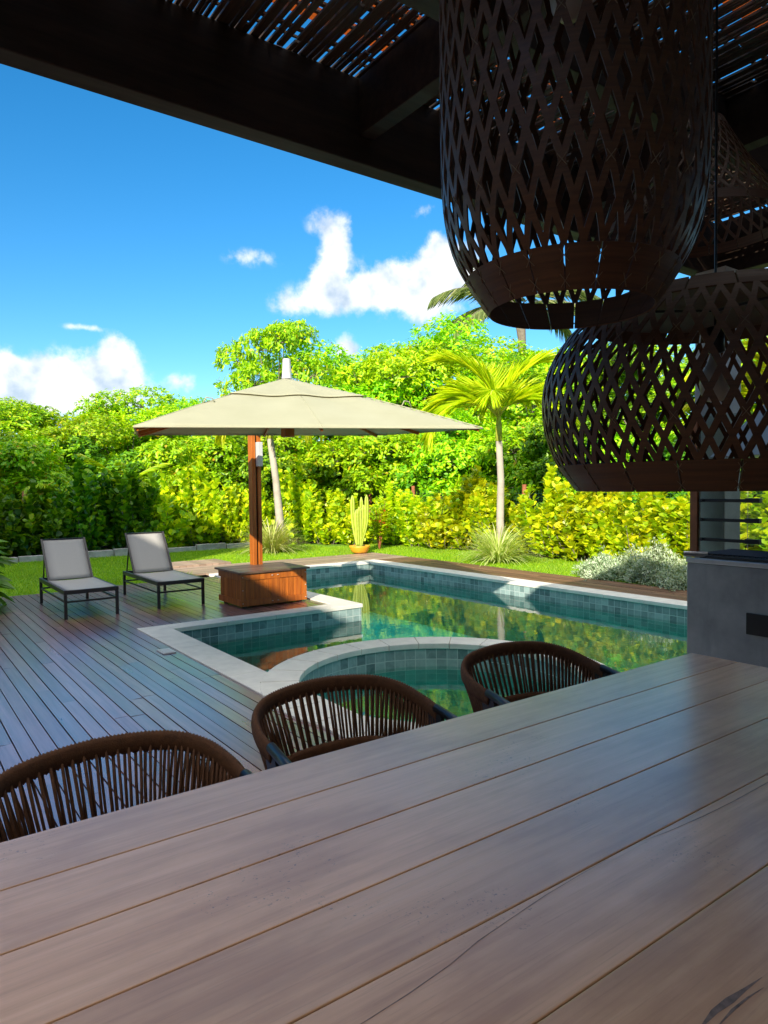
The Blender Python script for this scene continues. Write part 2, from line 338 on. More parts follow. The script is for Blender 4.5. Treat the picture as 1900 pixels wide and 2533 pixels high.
M['veneer'] = wood('brown_veneer', (.055, .022, .007), (.115, .046, .014), .5, (4, 4, 130), 1.0, .15, .45, .25)
M['thread'] = simple('pale_thread', (.20, .15, .09), .8)
M['bulb'] = simple('frosted_glass_bulb', (.42, .42, .40), .3)
M['bamboo'] = wood('dry_bamboo', (.045, .028, .014), (.13, .08, .04), .6, (25, 2, 25), 1.0, .4)
M['trunk'] = simple('grey_bark', (.20, .16, .12), .9, var=.35, scale=9, bmp=.6)
M['soil'] = simple('dark_soil', (.035, .025, .016), .95, var=.3)
M['pot'] = simple('yellow_glazed_clay', (.72, .36, .02), .45, var=.12)
M['stone'] = simple('white_garden_stone', (.42, .39, .34), .8, var=.3, scale=6, bmp=.4)
M['post'] = simple('red_brown_timber', (.30, .10, .035), .6, var=.25, scale=14)
M['plaster'] = simple('house_plaster', (.40, .36, .32), .9, var=.05)
M['roof_tile'] = simple('clay_roof_tile', (.35, .14, .07), .8, var=.2)
def make_orange():
    m, nt, p = mat('orange_clay_strip'); out = nt.nodes['Material Output']
    t = N(nt, 'ShaderNodeBsdfTranslucent'); t.inputs[0].default_value = (1.0, .42, .14, 1); p.inputs['Base Color'].default_value = (.5, .2, .08, 1)
    mx = N(nt, 'ShaderNodeMixShader'); mx.inputs[0].default_value = .7
    nt.links.new(p.outputs[0], mx.inputs[1]); nt.links.new(t.outputs[0], mx.inputs[2]); nt.links.new(mx.outputs[0], out.inputs[0]); return m
M['orange'] = make_orange()
def make_water():
    m, nt, p = mat('pool_water'); out = nt.nodes['Material Output']; nt.nodes.remove(p)
    t = N(nt, 'ShaderNodeBsdfTransparent'); t.inputs[0].default_value = (.82, .99, .97, 1)
    g = N(nt, 'ShaderNodeBsdfGlossy'); g.inputs['Roughness'].default_value = .012
    fr = N(nt, 'ShaderNodeFresnel'); fr.inputs['IOR'].default_value = 1.34
    b = N(nt, 'ShaderNodeBump'); b.inputs['Strength'].default_value = .05; b.inputs['Distance'].default_value = .02
    h = math_(nt, 'ADD', noise(nt, 5.0, 3, .5, (1, 1.5, 1)), math_(nt, 'MULTIPLY', noise(nt, 1.2, 2), .8)); nt.links.new(h, b.inputs['Height'])
    nt.links.new(b.outputs[0], g.inputs['Normal']); nt.links.new(b.outputs[0], fr.inputs['Normal'])
    mx = N(nt, 'ShaderNodeMixShader'); nt.links.new(math_(nt, 'MINIMUM', math_(nt, 'MULTIPLY', fr.outputs[0], 1.3), 1.0), mx.inputs[0])
    nt.links.new(t.outputs[0], mx.inputs[1]); nt.links.new(g.outputs[0], mx.inputs[2]); nt.links.new(mx.outputs[0], out.inputs[0])
    return m
M['water'] = make_water()
def make_glass():
    m, nt, p = mat('clear_glass_pane'); out = nt.nodes['Material Output']; nt.nodes.remove(p)
    t = N(nt, 'ShaderNodeBsdfTransparent'); t.inputs[0].default_value = (.80, .87, .82, 1)
    g = N(nt, 'ShaderNodeBsdfGlossy'); g.inputs['Roughness'].default_value = .05; fr = N(nt, 'ShaderNodeFresnel'); fr.inputs['IOR'].default_value = 1.5
    mx = N(nt, 'ShaderNodeMixShader'); nt.links.new(fr.outputs[0], mx.inputs[0]); nt.links.new(t.outputs[0], mx.inputs[1]); nt.links.new(g.outputs[0], mx.inputs[2]); nt.links.new(mx.outputs[0], out.inputs[0]); return m
M['glass'] = make_glass()
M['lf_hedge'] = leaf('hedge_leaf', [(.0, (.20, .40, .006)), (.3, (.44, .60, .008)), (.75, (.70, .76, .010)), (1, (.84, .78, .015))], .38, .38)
M['lf_hedge_shaded'] = leaf('hedge_leaf_shaded', [(.0, (.04, .14, .005)), (.5, (.11, .27, .006)), (.9, (.26, .44, .008)), (1, (.46, .56, .012))], .34, .38)  # darker copy of the hedge leaf, house shade put into the colour
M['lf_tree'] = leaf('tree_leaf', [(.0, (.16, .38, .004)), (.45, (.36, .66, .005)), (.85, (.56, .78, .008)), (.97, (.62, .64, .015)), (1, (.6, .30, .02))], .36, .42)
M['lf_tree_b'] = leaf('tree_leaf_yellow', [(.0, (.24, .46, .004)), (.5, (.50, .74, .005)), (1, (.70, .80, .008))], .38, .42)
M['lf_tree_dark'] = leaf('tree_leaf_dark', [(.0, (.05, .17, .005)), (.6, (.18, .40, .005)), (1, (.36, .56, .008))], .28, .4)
M['lf_palm'] = leaf('palm_leaflet', [(.0, (.40, .54, .006)), (.6, (.64, .70, .010)), (1, (.78, .74, .02))], .42, .4)
M['lf_coco'] = leaf('coconut_leaflet', [(.0, (.12, .18, .05)), (.6, (.24, .31, .09)), (1, (.42, .40, .16))], .3, .4)
M['lf_areca'] = leaf('areca_leaflet', [(.0, (.26, .46, .005)), (.6, (.46, .64, .008)), (1, (.60, .68, .012))], .4, .4)
M['lf_vari'] = leaf('variegated_blade', [(.0, (.36, .50, .07)), (.5, (.64, .68, .20)), (1, (.78, .76, .38))], .3, .45)
M['lf_silver'] = leaf('silver_leaf', [(.0, (.20, .30, .13)), (.5, (.42, .50, .30)), (1, (.62, .67, .48))], .2, .6)
M['lf_shade'] = leaf('broad_leaf', [(.0, (.05, .13, .008)), (.6, (.11, .24, .010)), (1, (.20, .32, .012))], .3, .35)
M['lf_grass'] = leaf('lawn_blade', [(.0, (.17, .35, .005)), (.6, (.31, .49, .008)), (1, (.46, .55, .012))], .35, .5)
def patchy(m, sc):
    nt = m.node_tree; p = nt.nodes['Principled BSDF']; l = p.inputs['Base Color'].links[0]; src = l.from_socket
    f = ramp_f(nt, noise(nt, sc, 5, .65), .46, .70)
    c = mixc(nt, math_(nt, 'MULTIPLY', f, .55), src, (.20, .25, .03)); nt.links.new(c, p.inputs['Base Color'])
patchy(M['lf_grass'], 1.1)
M['lawn'] = simple('lawn_turf', (.15, .30, .006), .9, var=.3, scale=5)
M['cactus'] = simple('cactus_skin', (.36, .44, .035), .55, var=.12, scale=14)
M['petal'] = leaf('red_petal', [(.0, (.6, .03, .02)), (1, (.7, .12, .04))], .3, .5)
M['crownshaft'] = simple('palm_crownshaft', (.50, .52, .06), .45, var=.1)
M['palm_trunk'] = simple('pale_palm_trunk', (.42, .36, .28), .85, var=.18, scale=5, bmp=.3)
M['wire'] = simple('green_wire', (.03, .10, .06), .5)
M['treeline'] = leaf('far_leaf', [(.0, (.09, .22, .006)), (.6, (.22, .42, .008)), (1, (.36, .50, .012))], .25, .5)

# ------------------------------------------------------------------ ground, lawn, deck
PX0, PX1, PY0, PY1 = 2.2, 8.2, 2.4, 11.65            # outline of the pool hole
g = MB(); zg = -.075
for x0, x1, y0, y1 in ((-60, PX0, -40, 160), (PX1, 160, -40, 160), (PX0, PX1, -40, PY0), (PX0, PX1, PY1, 160)):
    g.quad((x0, y0, zg), (x1, y0, zg), (x1, y1, zg), (x0, y1, zg))
tag(g.build('ground', M['soil']), kind='structure')
g = MB(); zl = -.018
LAWN = [(-8, 4.42, 11.17, 16.5), (4.42, 9.2, 13.03, 16.5), (9.2, 13, 1.5, 16.5), (-8, 1.15, 9.75, 11.17)]
for x0, x1, y0, y1 in LAWN: g.quad((x0, y0, zl), (x1, y0, zl), (x1, y1, zl), (x0, y1, zl))
tag(g.build('lawn', M['lawn']), kind='structure')
rng = np.random.default_rng(5)
def blades(regs, dens, hmin, hmax):
    P = []
    for x0, x1, y0, y1 in regs:
        n = int((x1 - x0) * (y1 - y0) * dens); P.append(np.stack([rng.uniform(x0, x1, n), rng.uniform(y0, y1, n), np.full(n, zl)], 1))
    P = np.concatenate(P); n = len(P); a = rng.uniform(0, 2 * PI, n); h = rng.uniform(hmin, hmax, n); ln = rng.uniform(.2, 1.0, n) * h
    b = a + rng.uniform(-1.5, 1.5, n); w = rng.uniform(.004, .008, n)
    sd = np.stack([np.cos(b) * w, np.sin(b) * w, np.zeros(n)], 1)
    tip = P + np.stack([np.cos(a) * ln, np.sin(a) * ln, h], 1)
    V = np.stack([P - sd, P + sd, tip], 1).reshape(-1, 3); return V, np.arange(3 * n).reshape(-1, 3)
V, F = blades([(0.2, 4.38, 11.22, 16.4), (4.45, 9.2, 13.06, 16.4), (9.23, 11.2, 4.2, 15.0), (-.5, 1.1, 9.8, 11.2)], 1700, .02, .055)
tag(npmesh('grass', V, F, M['lf_grass']), kind='stuff')
rd = random.Random(3)
d = MB(); pw = .1
def planks_y(b, x0, x1, y0, y1, gap=.0085):
    n = round((x1 - x0) / pw); w = (x1 - x0) / n
    for i in range(n):
        xa = x0 + i * w; y = y0 - rd.uniform(0, 2.2)
        while y < y1:
            e = y + rd.uniform(2.2, 3.4); ya, yb = max(y, y0), min(e, y1); y = e
            if yb - ya < .05: continue
            dz = rd.uniform(-.0012, .0012); tl = rd.uniform(-.0016, .0016)
            a, c = xa + gap / 2, xa + w - gap / 2; t = -.028
            vs = [(a, ya + .002, t), (c, ya + .002, t), (a, yb - .002, t), (c, yb - .002, t), (a, ya + .002, dz - tl), (c, ya + .002, dz + tl), (a, yb - .002, dz - tl), (c, yb - .002, dz + tl)]
            b.add(vs, [(4, 5, 7, 6), (0, 1, 5, 4), (2, 6, 7, 3), (0, 4, 6, 2), (1, 3, 7, 5)])
planks_y(d, -4.8, 2.2, -2.0, 11.15); planks_y(d, 2.2, 4.65, 7.58, 11.3); planks_y(d, 2.2, 8.2, -2.0, 2.4)
tag(d.build('deck', M['deck'], bevel=0), kind='structure')
d = MB(); planks_y(d, 8.25, 9.15, 1.5, 11.65); tag(d.build('pool_side_deck', M['deck_r']), kind='structure')
d = MB()
for i in range(13):
    ya = 11.66 + i * .1046; x = 3.95 if i > 1 else 4.68
    while x < 9.15:
        e = x + rd.uniform(1.8, 3.2); d.box(x + .002, min(e, 9.15) - .002, ya, ya + .098, -.03, rd.uniform(-.0012, .0012)); x = e
tag(d.build('far_deck', M['deck_x']), kind='structure')
d = MB()
for i in range(9): d.box(4.5 + i * .132, 4.5 + i * .132 + .124, 13.04, 13.86, -.03, .035 + rd.uniform(-.001, .001))
tag(d.build('wooden_step', M['deck_x']), 'low square wooden platform on the grass beyond the umbrella box', 'platform')

# ------------------------------------------------------------------ pool
pool = empty('swimming_pool', (5.2, 7, 0), 0, 'L-shaped swimming pool lined with grey slate tiles and edged in pale stone', 'swimming pool')
def wpart(b, name, m, par, **k):                       # a part modelled in world coordinates under a moved empty
    o = b.build(name, m, par, **k); o.matrix_parent_inverse = Matrix.Translation(-Vector(par.location)); return o
c = MB(); ct = .035
def cop(x0, x1, y0, y1, z=.012):
    # stone pieces with narrow joints
    if x1 - x0 > y1 - y0:
        n = max(1, round((x1 - x0) / .62)); w = (x1 - x0) / n
        for i in range(n): c.box(x0 + i * w + .0015, x0 + (i + 1) * w - .0015, y0, y1, -ct, z)
    else:
        n = max(1, round((y1 - y0) / .62)); w = (y1 - y0) / n
        for i in range(n): c.box(x0, x1, y0 + i * w + .0015, y0 + (i + 1) * w - .0015, -ct, z)
cop(2.2, 2.505, 2.75, 7.57); cop(2.505, 4.965, 7.305, 7.57); cop(4.65, 4.965, 7.57, 11.33); cop(4.65, 8.22, 11.335, 11.65)
cop(7.885, 8.22, 2.75, 11.33); cop(2.2, 8.22, 2.42, 2.75)
wpart(c, 'coping', M['coping'], pool, bevel=.004)
ring = MB(); n = 72
for k in range(24):
    a0, a1 = 2 * PI * k / 24 + .002, 2 * PI * (k + 1) / 24 - .002; vs = []
    for i in range(4):
        a = a0 + (a1 - a0) * i / 3
        for r, z in ((1.105, -ct), (1.105, .016), (1.40, .016), (1.40, -ct)): vs.append((3.53 + r * math.cos(a), 4.12 + r * math.sin(a), z))
    fs = [(i * 4 + j, i * 4 + (j + 1) % 4, i * 4 + 4 + (j + 1) % 4, i * 4 + 4 + j) for i in range(3) for j in range(4)] + [(0, 1, 2, 3), (15, 14, 13, 12)]
    ring.add(vs, fs)
wpart(ring, 'spa_coping', M['coping'], pool, bevel=.004)
w = MB()
def wallseg(p, q, zb, zt=-ct, u0=0.0):
    L = math.dist(p, q)
    w.quad((p[0], p[1], zb), (q[0], q[1], zb), (q[0], q[1], zt), (p[0], p[1], zt), [(u0, zb + ct), (u0 + L, zb + ct), (u0 + L, zt + ct), (u0, zt + ct)])
poly = [(2.52, 7.32), (4.95, 7.32), (4.95, 11.35), (7.9, 11.35), (7.9, 2.74), (2.52, 2.74)]
def walls(zb, zt):
    for i in range(6): wallseg(poly[i], poly[(i + 1) % 6], zb, zt)
    for rr in (1.115, 1.39):
        for k in range(n):
            a0, a1 = 2 * PI * k / n, 2 * PI * (k + 1) / n
            wallseg((3.53 + rr * math.cos(a0), 4.12 + rr * math.sin(a0)), (3.53 + rr * math.cos(a1), 4.12 + rr * math.sin(a1)), zb, zt, rr * a0)
walls(-.235, -ct); wpart(w, 'tiled_wall', M['tiles'], pool, uv=True)
w = MB(); walls(-1.6, -.235); wpart(w, 'green_tiled_wall', M['tiles_wet'], pool, uv=True)
w = MB()
def flr(x0, x1, y0, y1, z): w.quad((x0, y0, z), (x1, y0, z), (x1, y1, z), (x0, y1, z), [(x0, y0), (x1, y0), (x1, y1), (x0, y1)])
flr(2.5, 7.9, 2.7, 11.4, -1.0)
wpart(w, 'pool_floor', M['tiles_floor'], pool, uv=True)
w = MB(); z = -.62
flr(2.53, 4.25, 5.2, 7.31, z)
w.quad((4.25, 4.4, z), (4.25, 7.31, z), (4.25, 7.31, -1.5), (4.25, 4.4, -1.5), [(0, 0), (2.9, 0), (2.9, -.9), (0, -.9)])
for k in range(40):
    a0, a1 = 2 * PI * k / 40, 2 * PI * (k + 1) / 40
    w.add([(3.53, 4.12, -.7), (3.53 + 1.114 * math.cos(a0), 4.12 + 1.114 * math.sin(a0), -.7), (3.53 + 1.114 * math.cos(a1), 4.12 + 1.114 * math.sin(a1), -.7)], [(0, 1, 2)],
          [(3.53, 4.12), (3.53 + 1.114 * math.cos(a0), 4.12 + 1.114 * math.sin(a0)), (3.53 + 1.114 * math.cos(a1), 4.12 + 1.114 * math.sin(a1))])
wpart(w, 'shallow_ledge', M['tiles_floor'], pool, uv=True)
w = MB(); zw = -.205
w.quad((2.52, 2.74, zw), (7.9, 2.74, zw), (7.9, 7.32, zw), (2.52, 7.32, zw)); w.quad((4.95, 7.32, zw), (7.9, 7.32, zw), (7.9, 11.35, zw), (4.95, 11.35, zw))
tag(w.build('water', M['water']), kind='structure')
b = MB(); b.tube([(4.97, 8.9, .2), (5.12, 8.95, -.1), (5.3, 9.0, -.35)], .02, 8)
sk = MB(); sk.box(2.045, 2.165, 6.24, 6.44, .002, .012); sk.box(2.06, 2.15, 6.255, 6.425, .012, .015)
tag(sk.build('skimmer_lid', M['white_plastic'], bevel=.003), 'small white square lid set in the deck beside the pool edge', 'skimmer lid')
tag(b.build('hand_rail', M['steel'], smooth=True), 'thin metal rail dipping into the pool behind the umbrella box', 'rail')

# ------------------------------------------------------------------ pavilion over the viewer
XC, YC, ZB, ZT = 4.68, 2.584, 2.885, 3.24
pav = empty('pavilion', (XC, YC, 0), 0, 'dark timber pavilion roof with a bamboo slat ceiling over the dining table', 'pavilion')
wpart(MB().box(.1, XC, YC - .0975, YC, ZB, ZT), 'edge_beam', M['dark_wood'], pav, bevel=.006)
wpart(MB().box(XC - .0975, XC, -2, YC - .1, ZB, ZT - .002), 'edge_beam', M['dark_wood'], pav, bevel=.006)
for x in (.25, 1.7, 3.15):
    wpart(MB().box(x, x + .075, -2, YC - .1, 2.995, ZT - .006), 'rafter', M['dark_wood'], pav, bevel=.004)
for y in (1.66, .3, -1.0):
    for xa, xb in ((.328, 1.697), (1.778, 3.147), (3.228, 4.5)):
        wpart(MB().box(xa, xb, y, y + .085, 3.0, ZT - .008), 'cross_beam', M['dark_wood'], pav, bevel=.004)
wpart(MB().box(4.4, 4.605, 2.32, 2.525, 0, ZB - .002), 'column', M['cement'], pav, bevel=.006)
bm = MB(); rd = random.Random(11)
x = .12
while x < 4.55:
    wdt = rd.uniform(.010, .026); y = -1.95 - rd.uniform(0, .8)
    gap = rd.choice((.001, .003, .005, .008, .012, .017))
    while y < YC - .03:
        e = y + rd.uniform(.9, 2.2); ya, yb = max(y, -1.95), min(e, YC - .03)
        if yb > ya + .02:
            s0, s1 = rd.uniform(-.005, .005), rd.uniform(-.005, .005); z0 = ZT + rd.uniform(.001, .006)
            vs = [(x + s0, ya, z0), (x + s0 + wdt, ya, z0), (x + s1 + wdt, yb, z0), (x + s1, yb, z0)]
            vs += [(p[0], p[1], p[2] + .01) for p in vs]
            bm.add(vs, [(3, 2, 1, 0), (4, 5, 6, 7), (0, 1, 5, 4), (1, 2, 6, 5), (2, 3, 7, 6), (3, 0, 4, 7)])
        y = e + rd.uniform(0, .02)
    x += wdt + gap
y = -1.9
while y < YC - .12:
    bm.box(.12, 4.55, y, y + .018, ZT + .020, ZT + .03); bm.box(.12, 4.55, y + rd.uniform(.03, .05), y + .06, ZT + .020, ZT + .028); y += rd.uniform(.12, .2)
wpart(bm, 'bamboo_ceiling', M['bamboo'], pav)
om = MB(); y = -1.9
while y < YC - .1:
    om.box(.12, 4.55, y, y + rd.uniform(.05, .10), ZT + .06, ZT + .07); y += rd.uniform(.18, .46)
wpart(om, 'clay_strip', M['orange'], pav)

# ------------------------------------------------------------------ the house behind the viewer (casts the long shadow)
hs_ = empty('house', (-7, 0, 0), 0, 'plastered house behind the viewer that shades the deck and loungers', 'house')
wpart(MB().box(-16, -6.75, -9.5, 4.4, -.05, 6.45).box(-16, -6.75, 4.42, 12, -.05, 8.5), 'wall', M['plaster'], hs_)
wpart(MB().box(-16.3, -6.5, -9.7, 4.45, 6.46, 6.62).box(-16.3, -6.5, 4.46, 12.3, 8.51, 8.7), 'roof', M['roof_tile'], hs_)
wpart(MB().box(-6.7, -1.8, -9.5, -2.05, -.05, 6.6).box(-1.79, 9.0, -9.5, -2.05, -.05, 4.9), 'rear_wing', M['plaster'], hs_)

# ------------------------------------------------------------------ dining table
tb = empty('dining_table', (1.2, .95, 0), 0, 'long dining table of wide pale wooden planks in the foreground', 'table')
top = MB(); TX0, TX1 = -.62, 2.89
for i in range(7):
    y1 = 1.668 - i * .2052
    top.box(TX0, TX1, y1 - .2052 + .0022, y1 - .0006, .712, .75)
wpart(top, 'tabletop', M['table'], tb, bevel=.0022)
wpart(MB().box(TX0 + .12, TX1 - .12, .36, 1.54, .64, .711), 'apron', M['table'], tb, bevel=.003)
for x in (TX0 + .2, TX1 - .32):
    for y in (.42, 1.36): wpart(MB().box(x, x + .12, y, y + .12, 0, .639), 'leg', M['table'], tb, bevel=.004)
# dark crack with a knot, running in the near boards
def vein(pts, wd):
    b = MB()
    for i in range(len(pts) - 1):
        (xa, ya), (xb, yb) = pts[i], pts[i + 1]; wa, wb = wd[i], wd[i + 1]
        b.quad((xa, ya - wa, .7504), (xb, yb - wb, .7504), (xb, yb + wb, .7504), (xa, ya + wa, .7504))
    return b
m_vein = simple('dark_grain_line', (.20, .13, .10), .5, var=.45, scale=60)
vb = vein([(.42, .783), (.526, .787), (.608, .792), (.699, .802), (.776, .817), (.860, .826), (.965, .836), (1.077, .841), (1.155, .8425)], [.0002, .0006, .0009, .0007, .0010, .0006, .0007, .0004, .0002])
for pts, wd in (([(1.268, .8430), (1.353, .833), (1.484, .824), (1.607, .821), (1.772, .822), (1.95, .828)], [.0002, .0008, .0010, .0007, .0009, .0002]),
                ([(.85, .494), (.905, .501), (.936, .504), (.975, .502), (1.01, .500), (1.06, .497)], [.0006, .0022, .0045, .0060, .0030, .0004]),
                ([(.90, .486), (.96, .490), (1.0, .489), (1.04, .485)], [.0003, .0022, .0016, .0003])):
    wpart(vein(pts, wd), 'wood_crack', m_vein, tb)
wpart(vb, 'wood_crack', m_vein, tb)

# ------------------------------------------------------------------ chairs
def smooth_path(pts, n):
    """Catmull-Rom through pts"""
    P = [Vector(p) for p in pts]; P = [P[0] * 2 - P[1]] + P + [P[-1] * 2 - P[-2]]; out = []
    for i in range(1, len(P) - 2):
        for k in range(n):
            t = k / n; a, b, c_, d_ = P[i - 1], P[i], P[i + 1], P[i + 2]
            out.append(.5 * ((2 * b) + (c_ - a) * t + (2 * a - 5 * b + 4 * c_ - d_) * t * t + (3 * b - a - 3 * c_ + d_) * t ** 3))
    out.append(P[-2]); return out
def resample(path, step):
    out = [path[0]]; acc = 0
    for a, b in zip(path, path[1:]):
        L = (b - a).length; p = 0
        while acc + (L - p) >= step:
            p += step - acc; acc = 0; out.append(a.lerp(b, p / L))
        acc += L - p
    return out
def make_chair():
    """seat centre at the origin, the back towards +Y"""
    t = empty('rope_chair')
    half = [(-.335, .06, .652), (-.335, .16, .674), (-.30, .27, .706), (-.20, .345, .732), (0, .375, .744)]
    toprail = smooth_path(half + [(-x, y, z) for x, y, z in half[-2::-1]], 14)
    low = [(-.30, .03, .475), (-.295, .14, .48), (-.255, .225, .50), (-.165, .285, .515), (0, .305, .52)]
    lowrail = smooth_path(low + [(-x, y, z) for x, y, z in low[-2::-1]], 14)
    tp = resample(toprail, .0054); r_ = random.Random(4)
    b = MB(); b.tube(tp, [.0215 + (.0022 if i % 2 else -.0012) for i in range(len(tp))], 10, True, (.62, 1.4))
    lp = resample(lowrail, .0054); b.tube(lp, [.0205 + (.002 if i % 2 else -.0012) for i in range(len(lp))], 10, True, (.62, 1.35))
    b.build('wrapped_rail', M['rope'], t, smooth=True)
    s = MB(); nst = 104; off = 0
    for i in range(nst):
        if i % 3 == 0: off = r_.uniform(-.25, .25)
        u = (i + .5 + r_.uniform(-.2, .2)) / nst; v = (i + .5 + off * .8 + r_.uniform(-.22, .22)) / nst
        p = toprail[min(len(toprail) - 1, int(u * (len(toprail) - 1)))].copy(); q = lowrail[max(0, min(len(lowrail) - 1, int(v * (len(lowrail) - 1))))].copy()
        p = toprail[int(u * (len(toprail) - 1))].lerp(toprail[min(len(toprail) - 1, int(u * (len(toprail) - 1)) + 1)], u * (len(toprail) - 1) % 1)
        iv = max(0, min(len(lowrail) - 2, int(v * (len(lowrail) - 1)))); q = lowrail[iv].lerp(lowrail[iv + 1], max(0, min(1, v * (len(lowrail) - 1) - iv)))
        k = .012 if i % 2 else -.006
        mid = p.lerp(q, .5) + Vector((0, k * .5, -.004))
        n_ = Vector((p.x, p.y - .02, 0)).normalized() * k
        s.tube([p + n_ * .8, mid, q + n_ * .4], r_.uniform(.0040, .0052), 6)
    s.build('rope_strand', M['rope'], t, smooth=True)['kind'] = 'stuff'
    for sx_ in (-1, 1):
        f = MB(); f.tube([(sx_ * .335, .075, .674), (sx_ * .338, -.06, .652), (sx_ * .335, -.20, .622), (sx_ * .325, -.27, .575), (sx_ * .315, -.295, .45), (sx_ * .305, -.305, .0)], [.017, .017, .017, .017, .017, .012], 10, True)
        f.build('front_leg', M['black_metal'], t, smooth=True)
        f = MB(); f.bar((sx_ * .335, .075, .665), (sx_ * .315, .03, .42), .016, .075, (0, 1, 0)); f.tube([(sx_ * .315, .05, .44), (sx_ * .325, .24, .0)], [.017, .012], 10)
        f.build('rear_leg', M['black_metal'], t)
    f = MB()
    f.tube([(-.31, -.27, .44), (.31, -.27, .44)], .014, 8); f.tube([(-.315, -.28, .44), (-.315, .1, .44)], .014, 8); f.tube([(.315, -.28, .44), (.315, .1, .44)], .014, 8)
    f.build('frame', M['black_metal'], t, smooth=True)
    st = MB()
    for i in range(10):
        x0 = -.295 + i * .0592; xm = abs(x0 + .029); y1 = .29 * math.sqrt(max(.1, 1 - (xm / .36) ** 2)) + .0
        st.box(x0, x0 + .053, -.27, y1, .445, .463)
    st.build('seat', M['slat_seat'], t, bevel=.002)
    return t
CH = make_chair()
CG = 'rope armchairs at the dining table'
for i, (x, y, rz, lab) in enumerate([
        (.50, 1.75, R(3), 'brown rope armchair at the table, nearest of the row facing the plank deck'),
        (1.32, 1.90, R(-2), 'brown rope armchair in the middle of the row, in front of the round spa'),
        (2.27, 1.88, R(-4), 'brown rope armchair in the row nearest the barbecue'),
        (3.36, 1.0, R(-92), 'rope armchair at the far end of the table beside the barbecue, only an arm showing')]):
    o = CH if i == 0 else dup(CH)
    o.location = (x, y, 0); o.rotation_euler = (0, 0, rz); tag(o, lab, 'chair', CG)

# ------------------------------------------------------------------ pendant lamps
def prof_r(prof, z):
    for (z0, r0), (z1, r1) in zip(prof, prof[1:]):
        if z0 <= z <= z1: return r0 + (r1 - r0) * (z - z0) / (z1 - z0)
    return prof[0][1] if z < prof[0][0] else prof[-1][1]
def fine(prof):
    P = smooth_path([(z, r, 0) for z, r in prof], 10); return [(p.x, p.y) for p in P]
def lattice_lamp(name, loc, prof, ncol, npan, zl0, zl1, hrow, tf, cord_top, bulb_z, label, thick=.0035, top_solid=True):
    """veneer shade cut into a diamond lattice between zl0 and zl1, solid stitched bands above and below"""
    t = empty(name, loc, 0, label, 'pendant lamp', 'veneer lattice pendant lamps'); prof = fine(prof)
    zmin, zmax = prof[0][0], prof[-1][0]; dz0 = -loc[2]
    b = MB(); P = 2 * PI / ncol; h = P / 2
    def pt(a, z): r = prof_r(prof, z); return (r * math.cos(a), r * math.sin(a), z + dz0)
    nr = round((zl1 - zl0) / hrow); hr = (zl1 - zl0) / nr; us = [0, tf, .5, 1 - tf, 1]
    for c_ in range(2 * ncol):
        for r in range(nr):
            A0 = c_ * h; z0 = zl0 + r * hr; vs = []
            for u in us:
                cc = u if (c_ + r) % 2 == 0 else 1 - u
                lo, hi_ = max(0.0, cc - tf), min(1.0, cc + tf); vs += [pt(A0 + h * lo, z0 + hr * u), pt(A0 + h * hi_, z0 + hr * u)]
            b.add(vs, [(2 * k, 2 * k + 1, 2 * k + 3, 2 * k + 2) for k in range(len(us) - 1)])
    for za, zb in ((zmin, zl0), (zl1, zmax)):
        if zb - za < .004: continue
        nz_ = max(2, int((zb - za) / .02)); pa = 2 * PI / npan
        for k in range(npan):
            a0, a1 = k * pa + .006, (k + 1) * pa - .006; m_ = 6
            vs = [pt(a0 + (a1 - a0) * i / m_, za + (zb - za) * j / nz_) for j in range(nz_ + 1) for i in range(m_ + 1)]
            b.add(vs, [(j * (m_ + 1) + i, j * (m_ + 1) + i + 1, (j + 1) * (m_ + 1) + i + 1, (j + 1) * (m_ + 1) + i) for j in range(nz_) for i in range(m_)])
    sh = b.build('shade', M['veneer'], t, smooth=False, solid=thick)
    q_ = bmesh.new(); q_.from_mesh(sh.data); bmesh.ops.remove_doubles(q_, verts=q_.verts, dist=.0002); q_.to_mesh(sh.data); q_.free()
    tc_ = MB(); rt = prof_r(prof, zmax - .012) - .004; tc_.lathe([(.001, zmax - .012 + dz0), (rt, zmax - .012 + dz0), (rt, zmax - .006 + dz0), (.001, zmax - .006 + dz0)], 40); tc_.build('top_cover', M['veneer'], t)
    s = MB(); pa = 2 * PI / npan
    zs = [zmin + (zl0 - zmin) * .2, zmin + (zl0 - zmin) * .75] + [zl0 + hr * 2 * j for j in range(1, nr // 2, 2)]
    for k in range(npan):
        for z in zs:
            for sg in (-1, 1):
                w_ = .016 / prof_r(prof, z); a = Vector(pt(k * pa - w_ * .5, z - sg * .010)) * 1.0; c_ = Vector(pt(k * pa + w_ * .5, z + sg * .010))
                ra = Vector((a.x, a.y, 0)).normalized() * .0028; rc = Vector((c_.x, c_.y, 0)).normalized() * .0028
                s.tube([a + ra, c_ + rc], .0008, 4)
    s.build('stitching', M['thread'], sh)['kind'] = 'stuff'
    cb = MB(); cb.tube([(0, 0, cord_top + dz0), (0, 0, bulb_z + .16 + dz0)], .0035, 8); cb.build('cord', M['black_metal'], t)
    hb = MB(); hb.lathe([(.004, .16), (.022, .155), (.024, .09), (.012, .085)], 16, (0, 0, bulb_z + dz0)); hb.build('lamp_holder', M['black_metal'], t, smooth=True)
    bb = MB(); bb.lathe([(.013, .085), (.016, .07), (.034, .035), (.040, .005), (.036, -.022), (.02, -.042), (.001, -.047)], 20, (0, 0, bulb_z + dz0)); bb.build('bulb', M['bulb'], t, smooth=True)
    sp = MB()
    for k in range(3):
        a = 2 * PI * k / 3 + .4; zt_ = zmax - .02; r = prof_r(prof, zt_); sp.tube([(0, 0, zt_ + dz0), (r * math.cos(a), r * math.sin(a), zt_ + dz0)], .004, 6)
    sp.build('spider', M['black_metal'], t)
    return t
